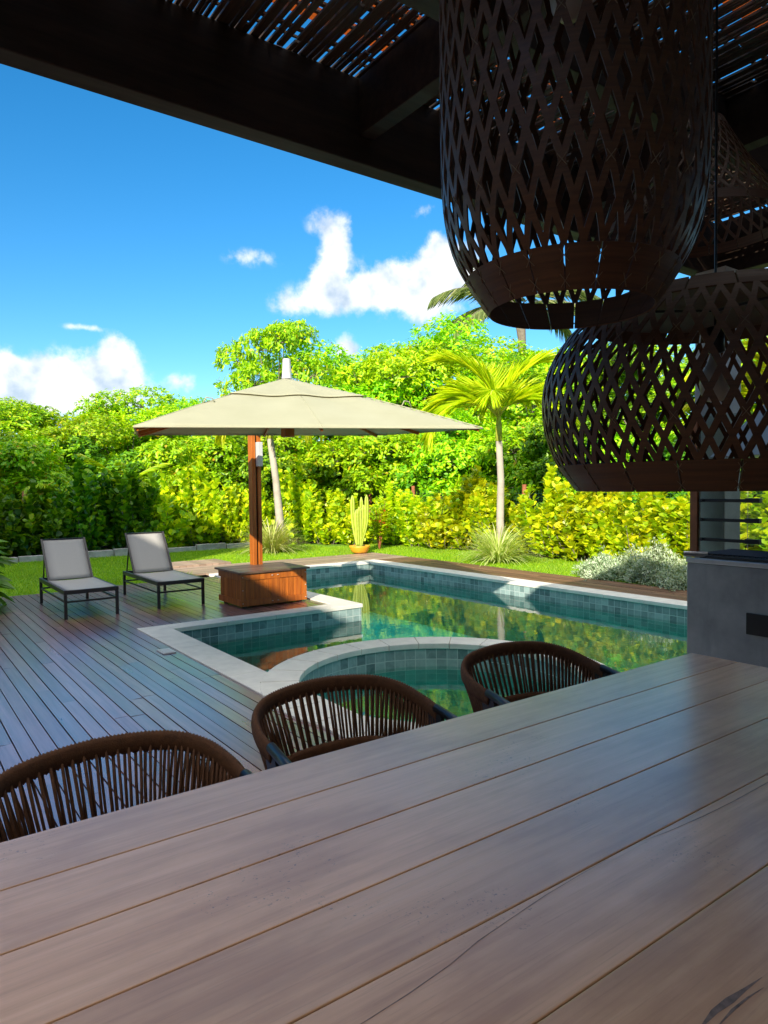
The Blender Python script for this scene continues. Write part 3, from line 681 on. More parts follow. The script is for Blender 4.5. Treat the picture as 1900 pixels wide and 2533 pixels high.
lattice_lamp('pendant_lamp', (1.178, .95, 1.87), [(1.862, .166), (1.895, .190), (1.93, .212), (1.975, .236), (2.03, .253), (2.11, .263), (2.25, .2655), (2.42, .2655), (2.56, .263), (2.68, .245), (2.76, .20)],
             40, 20, 1.932, 2.70, .066, .32, ZT, 2.5, 'tall narrow lattice pendant lamp of dark veneer, in front of the wide round one')
lattice_lamp('pendant_lamp', (1.844, 1.0, 1.48), [(1.482, .362), (1.53, .398), (1.58, .428), (1.66, .452), (1.75, .456), (1.83, .436), (1.90, .392), (1.955, .335), (1.985, .300)],
             60, 20, 1.552, 1.945, .052, .32, ZT, 1.765, 'wide squat lattice pendant lamp of brown veneer, partly cut by the right of the picture')
lattice_lamp('pendant_lamp', (2.82, 1.62, 2.6), [(2.56, .36), (2.62, .335), (2.72, .27), (2.83, .20), (2.94, .14), (3.0, .11)],
             36, 18, 2.60, 2.96, .045, .25, ZT, 2.72, 'dark flared lattice pendant lamp hanging high behind the two nearer lamps')

# ------------------------------------------------------------------ barbecue
bq = empty('barbecue', (4.1, 1.4, 0), 0, 'grey cement barbecue counter with a steel rim and grill', 'barbecue')
BX, BY = 3.9, 2.282
cb = MB(); cb.box(BX, BX + .62, -.6, BY, 0, 1.028)
wpart(cb, 'counter', M['cement'], bq, bevel=.004)
wpart(MB().box(BX - .006, BX + .03, -.6, BY + .004, 1.0295, 1.058), 'steel_rim', M['steel'], bq, bevel=.003)
wpart(MB().tube([(BX - .015, BY + .012, 1.078), (BX + .05, BY - .10, 1.078)], .017, 14), 'rail_end', M['steel'], bq, smooth=False)
gr = MB()
for i in range(26): gr.tube([(BX + .04, 2.20 - i * .03, 1.082), (BX + .40, 2.20 - i * .03, 1.082)], .004, 5)
for i in range(14): gr.tube([(BX + .05 + i * .026, 2.22, 1.086), (BX + .05 + i * .026, 1.42, 1.086)], .003, 5)
wpart(gr, 'grill_grate', M['black_metal'], bq)
wpart(MB().box(BX + .032, BX + .42, -.5, BY - .06, 1.029, 1.074), 'firebox', M['char_metal'], bq, bevel=.003)
dr = wpart(MB().box(BX - .012, BX - .001, 1.15, 1.925, .655, .775), 'drawer', M['black_metal'], bq, bevel=.003)
hd = MB(); hd.tube([(BX - .014, 1.84, .715), (BX - .04, 1.82, .715), (BX - .04, 1.66, .715), (BX - .014, 1.64, .715)], .009, 10)
o = hd.build('handle', M['steel'], dr, smooth=True); o.matrix_parent_inverse = Matrix.Translation(-Vector(bq.location))
# ------------------------------------------------------------------ glass screen, hood
gs = empty('glass_screen', (4.3, 2.1, 1.03), 0, 'glass windscreen behind the grill with a red wood post and black brackets', 'glass screen')
wpart(MB().box(4.28, 4.32, 2.435, 2.487, 1.029, 1.95), 'post', M['post'], gs, bevel=.004)
wpart(MB().box(4.296, 4.304, 2.128, 2.432, 1.03, 1.93), 'pane', M['glass'], gs); wpart(MB().box(4.296, 4.304, 1.2, 2.122, 1.03, 1.93), 'pane', M['glass'], gs)
for z in (1.141, 1.267, 1.390):
    b = MB(); b.box(4.262, 4.282, 2.085, 2.412, z - .010, z + .010); b.box(4.250, 4.284, 2.03, 2.115, z - .012, z + .016); b.tube([(4.262, 2.39, z), (4.245, 2.39, z)], .011, 10)
    wpart(b, 'bracket', M['black_metal'], gs, bevel=.002)
hood = MB(); hx0, hx1 = 4.0, 4.45
vs = [(hx0, 2.20, 1.655), (hx0, .9, 1.655), (hx1, .9, 1.655), (hx1, 2.20, 1.655), (hx0 + .06, 1.80, 2.05), (hx0 + .06, 1.2, 2.05), (hx1 - .06, 1.2, 2.05), (hx1 - .06, 1.80, 2.05)]
hood.add(vs, [(0, 1, 2, 3), (0, 4, 5, 1), (1, 5, 6, 2), (2, 6, 7, 3), (3, 7, 4, 0)])
hood.box(hx0 + .08, hx1 - .08, 1.22, 1.62, 2.052, 3.2)
tag(hood.build('extractor_hood', simple('hood_steel', (.45, .50, .58), .35, .6, var=.05), bevel=.003), 'blue grey metal hood above the grill, seen through the wide lamp', 'hood')

# ------------------------------------------------------------------ umbrella and its box
ub = empty('garden_umbrella', (4.17, 8.72, 0), 0, 'large cream square garden umbrella on a twin red wood post', 'umbrella')
u_k = .88
UC = Vector((4.09, 7.613, 0)) * u_k; ua = -.296; UA = 1.762 * u_k; UZ = 1.5 + (2.196 - 1.5) * u_k
def up(s, q, dz=0):                                    # point of the canopy square, s and q in -1..1
    u = Vector((math.cos(ua), math.sin(ua), 0)); v = Vector((-u.y, u.x, 0))
    p = UC + u * s * UA + v * q * UA; p.z = UZ + (.012 * s * 1.77 + .054 * q * 1.755) * u_k + dz; return p
apex_h = .565
def canopy(s, q):
    """height over the rim plane: a shallow pyramid, cloth sagging between the ribs"""
    m_ = max(abs(s), abs(q)); hgt = apex_h * (1 - m_) * (1 + .10 * m_)
    an = math.atan2(q, s); sag = -.030 * math.sin(4 * an) ** 2 * m_ * (1.15 - m_) * 2; return hgt + sag
cv = MB(); nn = 40
def cpt(s, q, lift=0): return up(s, q, canopy(s, q) + lift)
idx = {}
for i in range(nn + 1):
    for j in range(nn + 1): idx[i, j] = len(cv.v); cv.v.append(tuple(cpt(-1 + 2 * i / nn, -1 + 2 * j / nn)))
cv.f = [(idx[i, j], idx[i + 1, j], idx[i + 1, j + 1], idx[i, j + 1]) for i in range(nn) for j in range(nn)]
rim = [(-1 + 2 * i / nn, -1) for i in range(nn)] + [(1, -1 + 2 * i / nn) for i in range(nn)] + [(1 - 2 * i / nn, 1) for i in range(nn)] + [(-1, 1 - 2 * i / nn) for i in range(nn)]
wpart(cv, 'canopy', M['canopy'] if 'canopy' in M else M['canvas'], ub, smooth=True, solid=.003)
for s, q in ((-1, -1), (0, -1), (1, -1), (1, 0), (1, 1), (0, 1), (-1, 1), (-1, 0)): wpart(MB().tube([cpt(s * (.44 + .56 * k / 12), q * (.44 + .56 * k / 12), .001) for k in range(13)], .005, 5), 'seam', M['canvas'], ub, smooth=True)
hem = MB(); hem.tube([up(s, q, -.006) for s, q in rim + rim[:1]], .007, 6); wpart(hem, 'hem', M['canvas'], ub, smooth=True)
vt = MB(); k = .44; n2 = 24; id2 = {}
for i in range(n2 + 1):
    for j in range(n2 + 1):
        s, q = (-1 + 2 * i / n2) * k, (-1 + 2 * j / n2) * k; m_ = max(abs(s), abs(q)) / k
        id2[i, j] = len(vt.v); an = math.atan2(q, s)
        vt.v.append(tuple(cpt(s, q, (.010 + .008 * m_ ** 3)*1.0 + .0 * m_ ** 3 * (1 + .6 * math.sin(9 * an)))))
vt.f = [(id2[i, j], id2[i + 1, j], id2[i + 1, j + 1], id2[i, j + 1]) for i in range(n2) for j in range(n2)]
wpart(vt, 'vent_flap', M['canvas'], ub, smooth=True, solid=.003)
fl = MB(); c0 = up(0, 0, apex_h); fl.lathe([(.055, .0), (.05, .05), (.042, .20), (.04, .215), (.001, .216)], 14, tuple(c0)); fl.box(c0.x - .03, c0.x + .03, c0.y - .03, c0.y + .03, c0.z + .05, c0.z + .205)
wpart(fl, 'finial', M['white_plastic'], ub)
hub0 = up(0, 0, .06)
wpart(MB().box(hub0.x - .055, hub0.x + .055, hub0.y - .055, hub0.y + .055, hub0.z - .12, hub0.z + .05), 'hub', M['teak'], ub, bevel=.006)
for s, q in ((-1, -1), (0, -1), (1, -1), (1, 0), (1, 1), (0, 1), (-1, 1), (-1, 0)):
    r_ = wpart(MB().bar(hub0 + Vector((0, 0, .38)), cpt(s * .985, q * .985, -.028), .022, .034), 'rib', M['teak'], ub)
    st = MB(); st.bar(hub0 + Vector((0, 0, .02)), cpt(s * .5, q * .5, -.045), .018, .026); o = st.build('strut', M['teak'], r_); o.matrix_parent_inverse = Matrix.Translation(-Vector(ub.location))
    cp_ = MB(); e = cpt(s, q, -.022); e2 = cpt(s * .975, q * .975, -.026); cp_.bar(e2, e + (e - e2) * .5, .036, .03); o = cp_.build('rib_cap', M['white_plastic'], r_); o.matrix_parent_inverse = Matrix.Translation(-Vector(ub.location))
# loops on the seams
lp = MB()
for s, q in ((.62, -.62), (-.62, -.62), (.80, .0)):
    lp = MB(); p = cpt(s, q, .006); lp.tube([p, p + Vector((.03, 0, .05)), p + Vector((.09, 0, .045)), p + Vector((.12, 0, -.01))], .006, 6)
    wpart(lp, 'strap_loop', M['canvas'], ub, smooth=True)
for xo in (-.052, .03):
    wpart(MB().box(4.17 + xo - .01, 4.17 + xo + .045, 8.68, 8.80, .02, 2.42), 'mast', M['teak'], ub, bevel=.004)
wpart(MB().box(4.154, 4.188, 8.70, 8.78, .02, 2.40), 'mast_core', M['dark_wood'], ub)
# cantilever arm from the mast to the hub
wpart(MB().bar((4.17, 8.74, 2.30), tuple(hub0 + Vector((.02, .05, .30))), .06, .08), 'arm', M['teak'], ub, bevel=.004)
wbx = wpart(MB().box(4.165, 4.235, 8.60, 8.679, 1.80, 2.13), 'winch_box', M['white_plastic'], ub, bevel=.005)
cr_ = MB(); cr_.tube([(4.23, 8.62, 1.86), (4.23, 8.58, 1.86), (4.16, 8.57, 1.69), (4.16, 8.53, 1.69)], .007, 8); o = cr_.build('crank', M['steel'], wbx, smooth=True); o.matrix_parent_inverse = Matrix.Translation(-Vector(ub.location))
kb = MB(); kb.lathe([(.001, -.02), (.026, -.018), (.026, .018), (.001, .02)], 12, (4.25, 8.63, 2.06)); o = kb.build('knob', M['black_metal'], wbx); o.matrix_parent_inverse = Matrix.Translation(-Vector(ub.location))

bx = empty('umbrella_box', (4.09, 8.4, 0), 0, 'red brown wooden box with slatted panels around the foot of the umbrella', 'wooden box')
X0, X1, Y0, Y1 = 3.62, 4.555, 8.02, 8.74
wpart(MB().box(X0 + .03, X1 - .03, Y0 + .03, Y1 - .03, .035, .42), 'carcass', M['dark_wood'], bx)
sl_ = MB()
for i in range(30):
    xa = X0 + .04 + i * (X1 - X0 - .08) / 30; sl_.box(xa + .001, xa + (X1 - X0 - .08) / 30 - .002, Y0 + .012, Y0 + .029, .10, .345)
for i in range(22):
    ya = Y0 + .04 + i * (Y1 - Y0 - .08) / 22; sl_.box(X0 + .012, X0 + .029, ya + .001, ya + (Y1 - Y0 - .08) / 22 - .002, .10, .345)
wpart(sl_, 'slat_panel', M['teak'], bx, bevel=.0015)
for z0, z1 in ((.022, .10), (.345, .432)):
    wpart(MB().box(X0, X1, Y0, Y0 + .028, z0, z1), 'front_rail', M['teak'], bx, bevel=.003); wpart(MB().box(X0, X0 + .028, Y0 + .0285, Y1, z0, z1), 'side_rail', M['teak'], bx, bevel=.003)
    wpart(MB().box(X1 - .028, X1, Y0 + .0285, Y1, z0, z1), 'side_rail', M['teak'], bx, bevel=.003)
for xa in (X0, X1 - .06): wpart(MB().box(xa, xa + .06, Y0 + .003, Y0 + .028, .1005, .3445), 'corner_stile', M['teak'], bx, bevel=.002)
wpart(MB().box(X0 + .41, X0 + .53, Y0 + .005, Y0 + .027, .1005, .3445), 'centre_stile', M['teak'], bx, bevel=.002)
ld = MB()
for i in range(6): ya = Y0 - .03 + i * .135; ld.box(X0 - .03, X1 + .035, ya, ya + .132, .433, .458)
wpart(ld, 'lid', M['teak_lid'], bx, bevel=.003)
def cap(x, z, r): wpart(MB().lathe([(.001, -.004), (r, -.003), (r, .003), (.001, .004)], 10, (x, Y0 - .003, z)), 'screw_cap', M['white_plastic'], bx)
for xs in (X0 + .43, X0 + .51):
    for z in (.06, .39): cap(xs, z, .011)
for z in (.06, .225, .39): cap(X0 + .02, z, .008); cap(X1 - .02, z, .008)
for xa, ya in ((X0 + .05, Y0 + .05), (X1 - .1, Y0 + .05), (X0 + .05, Y1 - .1), (X1 - .1, Y1 - .1)): wpart(MB().box(xa, xa + .05, ya, ya + .05, .0005, .0345), 'foot', M['black_metal'], bx)

# ------------------------------------------------------------------ sun loungers
def make_lounger():
    t = empty('sun_lounger'); w_ = .29; z = .335
    f = MB()
    for sx_ in (-1, 1): f.box(sx_ * w_ - .018, sx_ * w_ + .018, -.77, .77, z - .045, z + .005)
    f.box(-w_ + .018, w_ - .018, -.77, -.735, z - .045, z + .003); f.box(-w_ + .018, w_ - .018, .735, .77, z - .045, z + .003)
    f.build('frame', M['char_metal'], t, bevel=.003)
    for sx_ in (-1, 1):
        for y in (-.752, .752): MB().box(sx_ * w_ - .017, sx_ * w_ + .017, y - .017, y + .017, .0005, z - .046).build('leg', M['char_metal'], t, bevel=.003)
    s = MB(); s.box(-w_ + .018, w_ - .018, .735, .752, .19, .21); s.box(-w_ + .018, w_ - .018, -.752, -.735, .19, .21); s.box(w_ - .008, w_ + .008, -.733, .733, .19, .208).box(-w_ - .008, -w_ + .008, -.733, .733, .19, .208)
    s.build('stretcher', M['char_metal'], t)
    b = MB(); n_ = 14; vs = []
    for i in range(n_ + 1):
        y = -.74 + (.33 + .74) * i / n_
        for x in (-w_ + .016, -w_ * .5, 0, w_ * .5, w_ - .016): vs.append((x, y, z + .008 - .012 * (1 - (x / w_) ** 2) - .015 * math.sin(PI * i / n_) * (1 - (x / w_) ** 2)))
    b.add(vs, [(i * 5 + j, i * 5 + j + 1, i * 5 + 6 + j, i * 5 + 5 + j) for i in range(n_) for j in range(4)])
    b.build('seat_sling', M['sling'], t, smooth=True, solid=.004)
    br = empty('backrest', (0, .34, z + .01)); br.parent = t; return t, br
LG, BR = make_lounger()
BL = .66
b = MB(); n_ = 10; vs = []
for i in range(n_ + 1):
    for x in (-.258, -.13, 0, .13, .258): vs.append((x, 0 + BL * i / n_ * 0, 0))
b.v = []; vs = []
ang = R(50)
def bp(x, l, off=0): return (x, l * math.cos(ang) - off * math.sin(ang), l * math.sin(ang) + off * math.cos(ang))
for i in range(n_ + 1):
    for x in (-.262, -.13, 0, .13, .262): vs.append(bp(x, BL * i / n_, -.012 * (1 - (x / .262) ** 2) * math.sin(PI * i / n_)))
b.add(vs, [(i * 5 + j, i * 5 + j + 1, i * 5 + 6 + j, i * 5 + 5 + j) for i in range(n_) for j in range(4)])
b.build('back_sling', M['sling'], BR, smooth=True, solid=.004)
f = MB()
for sx_ in (-1, 1): f.bar(bp(sx_ * .268, -.02), bp(sx_ * .268, BL), .022, .026)
f.bar(bp(-.268, BL - .008), bp(.268, BL - .008), .02, .022)
for sx_ in (-1, 1): f.bar(bp(sx_ * .262, .42, -.02), (sx_ * .262, .38, -.03), .014, .018)
f.build('back_frame', M['char_metal'], BR)
L2 = dup(LG)
for o, x, y, a, lab in ((LG, 2.01, 9.44, 0, 'charcoal sun lounger fully in shade, beside the garden plants'), (L2, 3.105, 9.47, R(4), 'charcoal sun lounger beside the umbrella box, sun on its steeper backrest')):
    o.location = (x, y, 0); tag(o, lab, 'sun lounger', 'sun loungers on the deck')
    for ch in o.children:
        if ch.name.startswith('backrest'): ch.rotation_euler = (a, 0, 0)

# ------------------------------------------------------------------ planting
rng = np.random.default_rng(21)
def rosettes(P, A, nl, L, Wd, spread=(.5, 1.25), shape=PADDLE, jit=.03, droop=.06):
    """whorls of leaves at points P around the axes A"""
    n = len(P); k = nl; PP = np.repeat(P, k, 0) + rng.normal(0, jit, (n * k, 3)); AA = np.repeat(A, k, 0)
    ref = rdir(rng, n * k); sd = np.cross(AA, ref); sd /= np.linalg.norm(sd, axis=1, keepdims=True)
    t = rng.uniform(*spread, n * k)[:, None]; D = AA * np.cos(t) + sd * np.sin(t); Nn = AA * np.sin(t) - sd * np.cos(t)
    Nn += rng.normal(0, .25, Nn.shape)
    s = rng.uniform(.75, 1.2, n * k); return leaves(PP, D, Nn, L * s, Wd * s, shape, .18, droop)
def hedge_variant(h, rad, nst):
    """clumps of upright shoots set with paired paddle leaves"""
    t = empty('hedge_shrub'); st = MB(); parts = []
    for i in range(nst):
        a = rng.uniform(0, 2 * PI); r0 = rad * math.sqrt(rng.uniform(0, 1)); hh = h * (.25 + .95 * rng.uniform(0, 1) ** 1.25) * (1 - .25 * (r0 / rad) ** 2)
        x, y = r0 * math.cos(a), r0 * math.sin(a); lean = np.array([math.cos(a), math.sin(a), 0]) * rng.uniform(.05, .32) * r0 / rad
        base = np.array([x * .55, y * .55, .0]); tip = np.array([x, y, hh]) + lean * hh * .5
        if i % 2 == 0: st.tube([tuple(base), tuple((base + tip) / 2 + rng.normal(0, .03, 3)), tuple(tip)], [.011, .008, .004], 5)
        ax = (tip - base) / np.linalg.norm(tip - base); m_ = max(3, int(hh / .105)); lo = .15 if r0 > rad * .6 else .5
        ts = np.linspace(lo, 1.0, m_); P = base + (tip - base) * ts[:, None]; A = np.repeat(ax[None] + rng.normal(0, .12, 3), m_, 0)
        parts.append(rosettes(P, A / np.linalg.norm(A, axis=1, keepdims=True), 5, .135, .11, (.3, 1.1), PADDLE, .026, .03))
    V, F = merge(parts); npmesh('foliage', V, F, M['lf_hedge'], t); st.build('stem', M['trunk'], t); return t
HV = [hedge_variant(1.50, .55, 62), hedge_variant(1.3, .62, 66), hedge_variant(1.65, .50, 58)]
path = [(-1.2, 17.35), (0, 17.3), (1.0, 17.2), (2.0, 17.25), (2.95, 17.2), (3.9, 17.25), (4.85, 17.2), (5.75, 17.25), (6.65, 17.2), (7.5, 17.1), (8.35, 16.95), (9.1, 16.6), (9.8, 16.0), (10.35, 15.3), (10.75, 14.5),
        (11.0, 13.65), (11.15, 12.8), (11.25, 11.95), (11.35, 11.1), (11.35, 10.3), (11.3, 9.5), (11.25, 8.7), (11.2, 7.9), (11.1, 7.1), (11.0, 6.35), (10.85, 5.6), (10.75, 4.85), (10.7, 4.1)]
hl = ['deeply shaded hedge shrub at the far left corner of the garden', 'deeply shaded hedge shrub second in from the left corner', 'dark green shaded hedge shrub left of the shaded lounger', 'dark hedge shrub right behind the shaded lounger',
      'shaded hedge shrub over the kerb between the two loungers', 'half shaded hedge shrub behind the lit backrest of the second lounger', 'hedge shrub where the house shadow ends, left of the umbrella post',
      'sunlit lime hedge shrub just left of the umbrella post', 'lime hedge shrub behind the umbrella post', 'lime hedge shrub behind the leaning pale palm trunk', 'lime hedge shrub between the leaning palm and the cactus',
      'lime hedge shrub left behind the tall cactus', 'lime hedge shrub straight behind the cactus', 'lime hedge shrub in the corner right of the cactus', 'lime hedge shrub beside the red flowers', 'bright lime hedge shrub beyond the far pool corner',
      'bright lime hedge shrub left of the yellow palm, beyond the pool', 'bright lime hedge shrub left of the yellow palm trunk, close to it', 'tall lime hedge shrub directly behind the yellow palm trunk', 'yellow hedge shrub just right of the yellow palm trunk',
      'yellow hedge shrub behind the right striped grass clump', 'yellow hedge shrub between the striped grass and the silver shrub', 'yellow hedge shrub in front of the fence post, left of the silver shrub', 'yellow hedge shrub behind the silver shrub',
      'tall yellow hedge shrub right behind the silver shrub', 'yellow hedge shrub beside the red wood post of the barbecue', 'hedge shrub seen through the barbecue glass', 'hedge shrub at the far end behind the barbecue glass']
used = set()
for i, (x, y) in enumerate(path):
    v = i % 3; o = HV[v] if v not in used else dup(HV[v]); used.add(v)
    o.location = (x + rng.uniform(-.08, .08), y + rng.uniform(-.08, .08), -.02); o.rotation_euler = (0, 0, rng.uniform(0, 6.28))
    s = rng.uniform(.84, 1.14); hz = 1.06 if y > 16.5 else .84; o.scale = (s * 1.08, s * 1.08, s * hz); 
    for ch in o.children:                                # shrubs in the house shadow take the leaf copy with shade painted in
        if ch.name.startswith('foliage'): ch.material_slots[0].link = 'OBJECT'; ch.material_slots[0].material = M['lf_hedge_shaded' if i < 7 else 'lf_hedge']
    tag(o, hl[i], 'shrub', 'lime hedge shrubs around the garden')
# low stone kerb under the hedge
kb = empty('garden_kerb', (4, 16.5, 0), 0, 'low pale stone kerb under the shaded hedge', 'kerb'); rd = random.Random(8); x = -1.0; b = MB()
while x < 8.0:
    l_ = rd.uniform(.35, .8); b.box(x, x + l_ - .02, 16.46 + rd.uniform(-.02, .02), 16.60, -.04, .12 + rd.uniform(-.04, .04)); x += l_
wpart(b, 'stone_row', M['stone'], kb, bevel=.012)
# fence behind the hedge
fn = empty('garden_fence', (12.3, 12, 0), 0, 'green wire fence with round red wooden posts behind the hedge', 'fence')
for x, y in [(12.0, 4.9), (12.0, 6.9), (12.0, 8.95), (12.0, 11.0), (12.0, 13.0), (12.0, 15.1), (12.0, 17.2), (10.4, 18.3), (8.9, 18.4), (7.0, 18.4), (4.9, 18.4), (2.8, 18.4), (.7, 18.4)]:
    wpart(MB().tube([(x, y, -.05), (x, y, 1.52)], [.055, .05], 10), 'post', M['post'], fn, smooth=True)
b = MB()
for k in range(19): b.tube([(12.0, 3.0, .05 + k * .07), (12.0, 17.2, .05 + k * .07)], .0022, 3, False)
y = 3.0
while y < 17.2: b.tube([(12.0, y, .03), (12.0, y, 1.40)], .0022, 3, False); y += .075
wpart(b, 'wire_mesh', M['wire'], fn)

def make_tree(name, H, Rd, trunk_h, nb, ncl, nl, L, Wd, m, flat=.75, airy=1.0, low=.15, shape=LANCE):
    """tapered trunk, limbs to each leaf mass, whorls of leaves through the masses"""
    t = empty(name); tr = MB(); lm = MB(); parts = []
    lean = rng.normal(0, .12, 2); tr.tube([(0, 0, -.1), (lean[0] * .5, lean[1] * .5, trunk_h * .5), (lean[0], lean[1], trunk_h), (lean[0] * 1.4, lean[1] * 1.4, H * .72)], [.16 * H / 6, .12 * H / 6, .10 * H / 6, .03], 8)
    for i in range(nb):
        a = 2 * PI * i / nb * 2.4 + rng.uniform(-.4, .4); zf = low + (1 - low) * ((i + .5) / nb) ** .8; rr = Rd * math.sqrt(max(.05, 1 - ((zf - .45) / .75) ** 2)) * rng.uniform(.45, .82)
        c_ = np.array([lean[0] + rr * math.cos(a), lean[1] + rr * math.sin(a), H * zf * .93]); br = Rd * rng.uniform(.32, .52)
        st_ = np.array([lean[0], lean[1], min(trunk_h * .9, c_[2] * .75)])
        mid = (st_ + c_) / 2 + np.array([0, 0, .12 * H * .3]); lm.tube([tuple(st_), tuple(mid), tuple(c_)], [.05 * H / 6, .034 * H / 6, .012], 6)
        n = int(ncl / nb); d_ = rdir(rng, n); d_[:, 2] = np.where(d_[:, 2] < -.35, -d_[:, 2], d_[:, 2])
        rad = br * rng.uniform(.25, 1.0, n) ** (.45 / airy); P = c_ + d_ * rad[:, None] * np.array([1, 1, flat])
        for k in range(0, n, max(1, n // 9)):
            lm.tube([tuple(c_), tuple((c_ + P[k]) / 2 + rng.normal(0, .06, 3)), tuple(P[k])], [.014, .009, .003], 4)
        A = d_ * .8 + np.array([0, 0, .55]) + rng.normal(0, .25, d_.shape); A /= np.linalg.norm(A, axis=1, keepdims=True)
        parts.append(rosettes(P, A, nl, L, Wd, (.75, 1.6), shape, .05, .22))
    V, F = merge(parts); npmesh('crown', V, F, m, t); tr.build('trunk', M['trunk'], t, smooth=True); lm.build('limb', M['trunk'], t, smooth=True); return t
TV = {'a': make_tree('broadleaf_tree', 6, 2.7, 2.4, 17, 3000, 9, .135, .07, M['lf_tree']),
      'b': make_tree('broadleaf_tree', 6, 2.6, 2.2, 16, 2900, 9, .13, .07, M['lf_tree_b'], .8),
      'c': make_tree('broadleaf_tree', 6, 2.6, 3.0, 13, 1350, 9, .16, .07, M['lf_tree'], .5, 1.5, .50),
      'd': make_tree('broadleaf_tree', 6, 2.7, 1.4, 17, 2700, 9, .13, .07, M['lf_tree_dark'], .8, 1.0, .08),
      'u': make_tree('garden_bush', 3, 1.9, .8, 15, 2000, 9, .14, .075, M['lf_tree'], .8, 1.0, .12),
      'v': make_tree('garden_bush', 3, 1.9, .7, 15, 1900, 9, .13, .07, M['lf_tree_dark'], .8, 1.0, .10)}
TREES = [
    ('a', 15.9, 20.6, 6.6, 1.0, 'tree filling the gap between the umbrella finial and the coconut palm'), ('b', 12.1, 21.6, 4.9, .8, 'light green tree directly right behind the airy tree'), ('b', 19.2, 16.6, 6.6, 1.0, 'yellow green tree right of the coconut palm trunk'), ('a', 2.6, 24.5, 4.4, 1.0, 'green tree in the second row above the left lounger'), ('a', 7.3, 25.2, 4.9, .9, 'green tree in the second row, left of the umbrella'),  # kind, x, y, height, spread factor, label
    ('b', 1.2, 21.8, 4.1, 1.0, 'yellow green tree above the left end of the hedge, cut by the picture edge'), ('a', 4.0, 22.6, 4.1, .95, 'green tree above the shaded lounger, under the left cloud'),
    ('b', 6.6, 23.4, 4.3, .95, 'light green tree between the left cloud and the umbrella'), ('a', 8.6, 24.0, 4.75, .8, 'green tree peeking over the left slope of the umbrella'),
    ('c', 10.4, 20.1, 7.2, .64, 'tall airy tree rising behind the umbrella finial'), ('d', 12.4, 23.2, 5.0, .9, 'dark tree in the gap right of the airy tree'), ('a', 13.2, 20.0, 6.2, .9, 'dense green tree right of the umbrella finial'),
    ('b', 14.6, 18.6, 6.6, 1.0, 'broad yellow green tree left of the coconut palm'), ('a', 17.3, 18.2, 7.0, 1.05, 'broad green tree below the coconut palm crown'), ('a', 16.9, 15.2, 5.9, .95, 'green tree behind the yellow palm'),
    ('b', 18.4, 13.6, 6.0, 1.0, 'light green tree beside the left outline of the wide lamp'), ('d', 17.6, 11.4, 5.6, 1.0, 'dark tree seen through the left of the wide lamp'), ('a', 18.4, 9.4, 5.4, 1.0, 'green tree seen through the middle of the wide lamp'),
    ('b', 18.2, 6.8, 5.2, 1.0, 'light green tree behind the barbecue glass'), ('d', -2.4, 22.5, 4.4, 1.0, 'dark tree beyond the left picture edge behind the hedge')]
used = set()
for k, x, y, h, sp, lab in TREES:
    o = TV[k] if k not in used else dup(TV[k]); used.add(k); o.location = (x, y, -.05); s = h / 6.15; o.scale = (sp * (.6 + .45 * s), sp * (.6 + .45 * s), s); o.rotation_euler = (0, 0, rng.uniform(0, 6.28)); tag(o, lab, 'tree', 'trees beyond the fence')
BUSH = [('v', .2, 20.0, 2.5, 1.0, 'dark bush behind the left corner of the hedge'), ('u', 2.6, 20.3, 2.7, 1.0, 'green bush above the shaded part of the hedge'), ('u', 7.6, 20.6, 3.0, 1.0, 'green bush left of the umbrella post, above the hedge'), ('v', 9.3, 19.8, 2.9, 1.0, 'dark bush behind the winch of the umbrella post'),
        ('u', 10.9, 18.9, 3.1, 1.0, 'green bush right of the leaning palm trunk'), ('u', 12.6, 18.0, 3.2, 1.0, 'green bush above the cactus'), ('v', 13.9, 16.8, 3.3, 1.0, 'dark bush right of the cactus, behind the fence'), ('u', 14.2, 15.0, 3.5, 1.0, 'green bush left of the yellow palm crown'),
        ('u', 14.4, 13.2, 3.2, 1.0, 'green bush behind the yellow palm trunk'), ('v', 14.6, 11.3, 3.1, 1.0, 'dark hollow bush right of the yellow palm trunk'), ('u', 14.8, 9.7, 2.6, 1.0, 'green bush above the fence under the wide lamp'), ('v', 14.8, 8.0, 2.8, 1.0, 'dark bush behind the fence posts under the wide lamp'), ('u', 14.6, 6.3, 2.9, 1.0, 'green bush behind the fence beside the barbecue'),
        ('v', 5.2, 21.2, 2.9, 1.0, 'dark bush behind the areca palms')]
for k, x, y, h, sp, lab in BUSH:
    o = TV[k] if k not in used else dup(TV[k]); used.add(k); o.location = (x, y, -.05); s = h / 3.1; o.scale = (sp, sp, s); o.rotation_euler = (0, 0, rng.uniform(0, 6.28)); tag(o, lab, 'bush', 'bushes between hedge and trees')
# far wood behind everything
n = 16000; a = rng.uniform(R(-8), R(108), n); rr = rng.uniform(27, 34, n); P = np.stack([rr * np.cos(a), rr * np.sin(a), rng.uniform(0, 1, n) ** .8 * (3.2 + .9 * np.sin(a * 17) + .6 * np.sin(a * 41))], 1)
Vt, Ft = leaves(P, rdir(rng, n), rdir(rng, n), rng.uniform(.35, .8, n), rng.uniform(.25, .5, n), LANCE)
tag(npmesh('treeline', Vt, Ft, M['treeline']), kind='stuff')

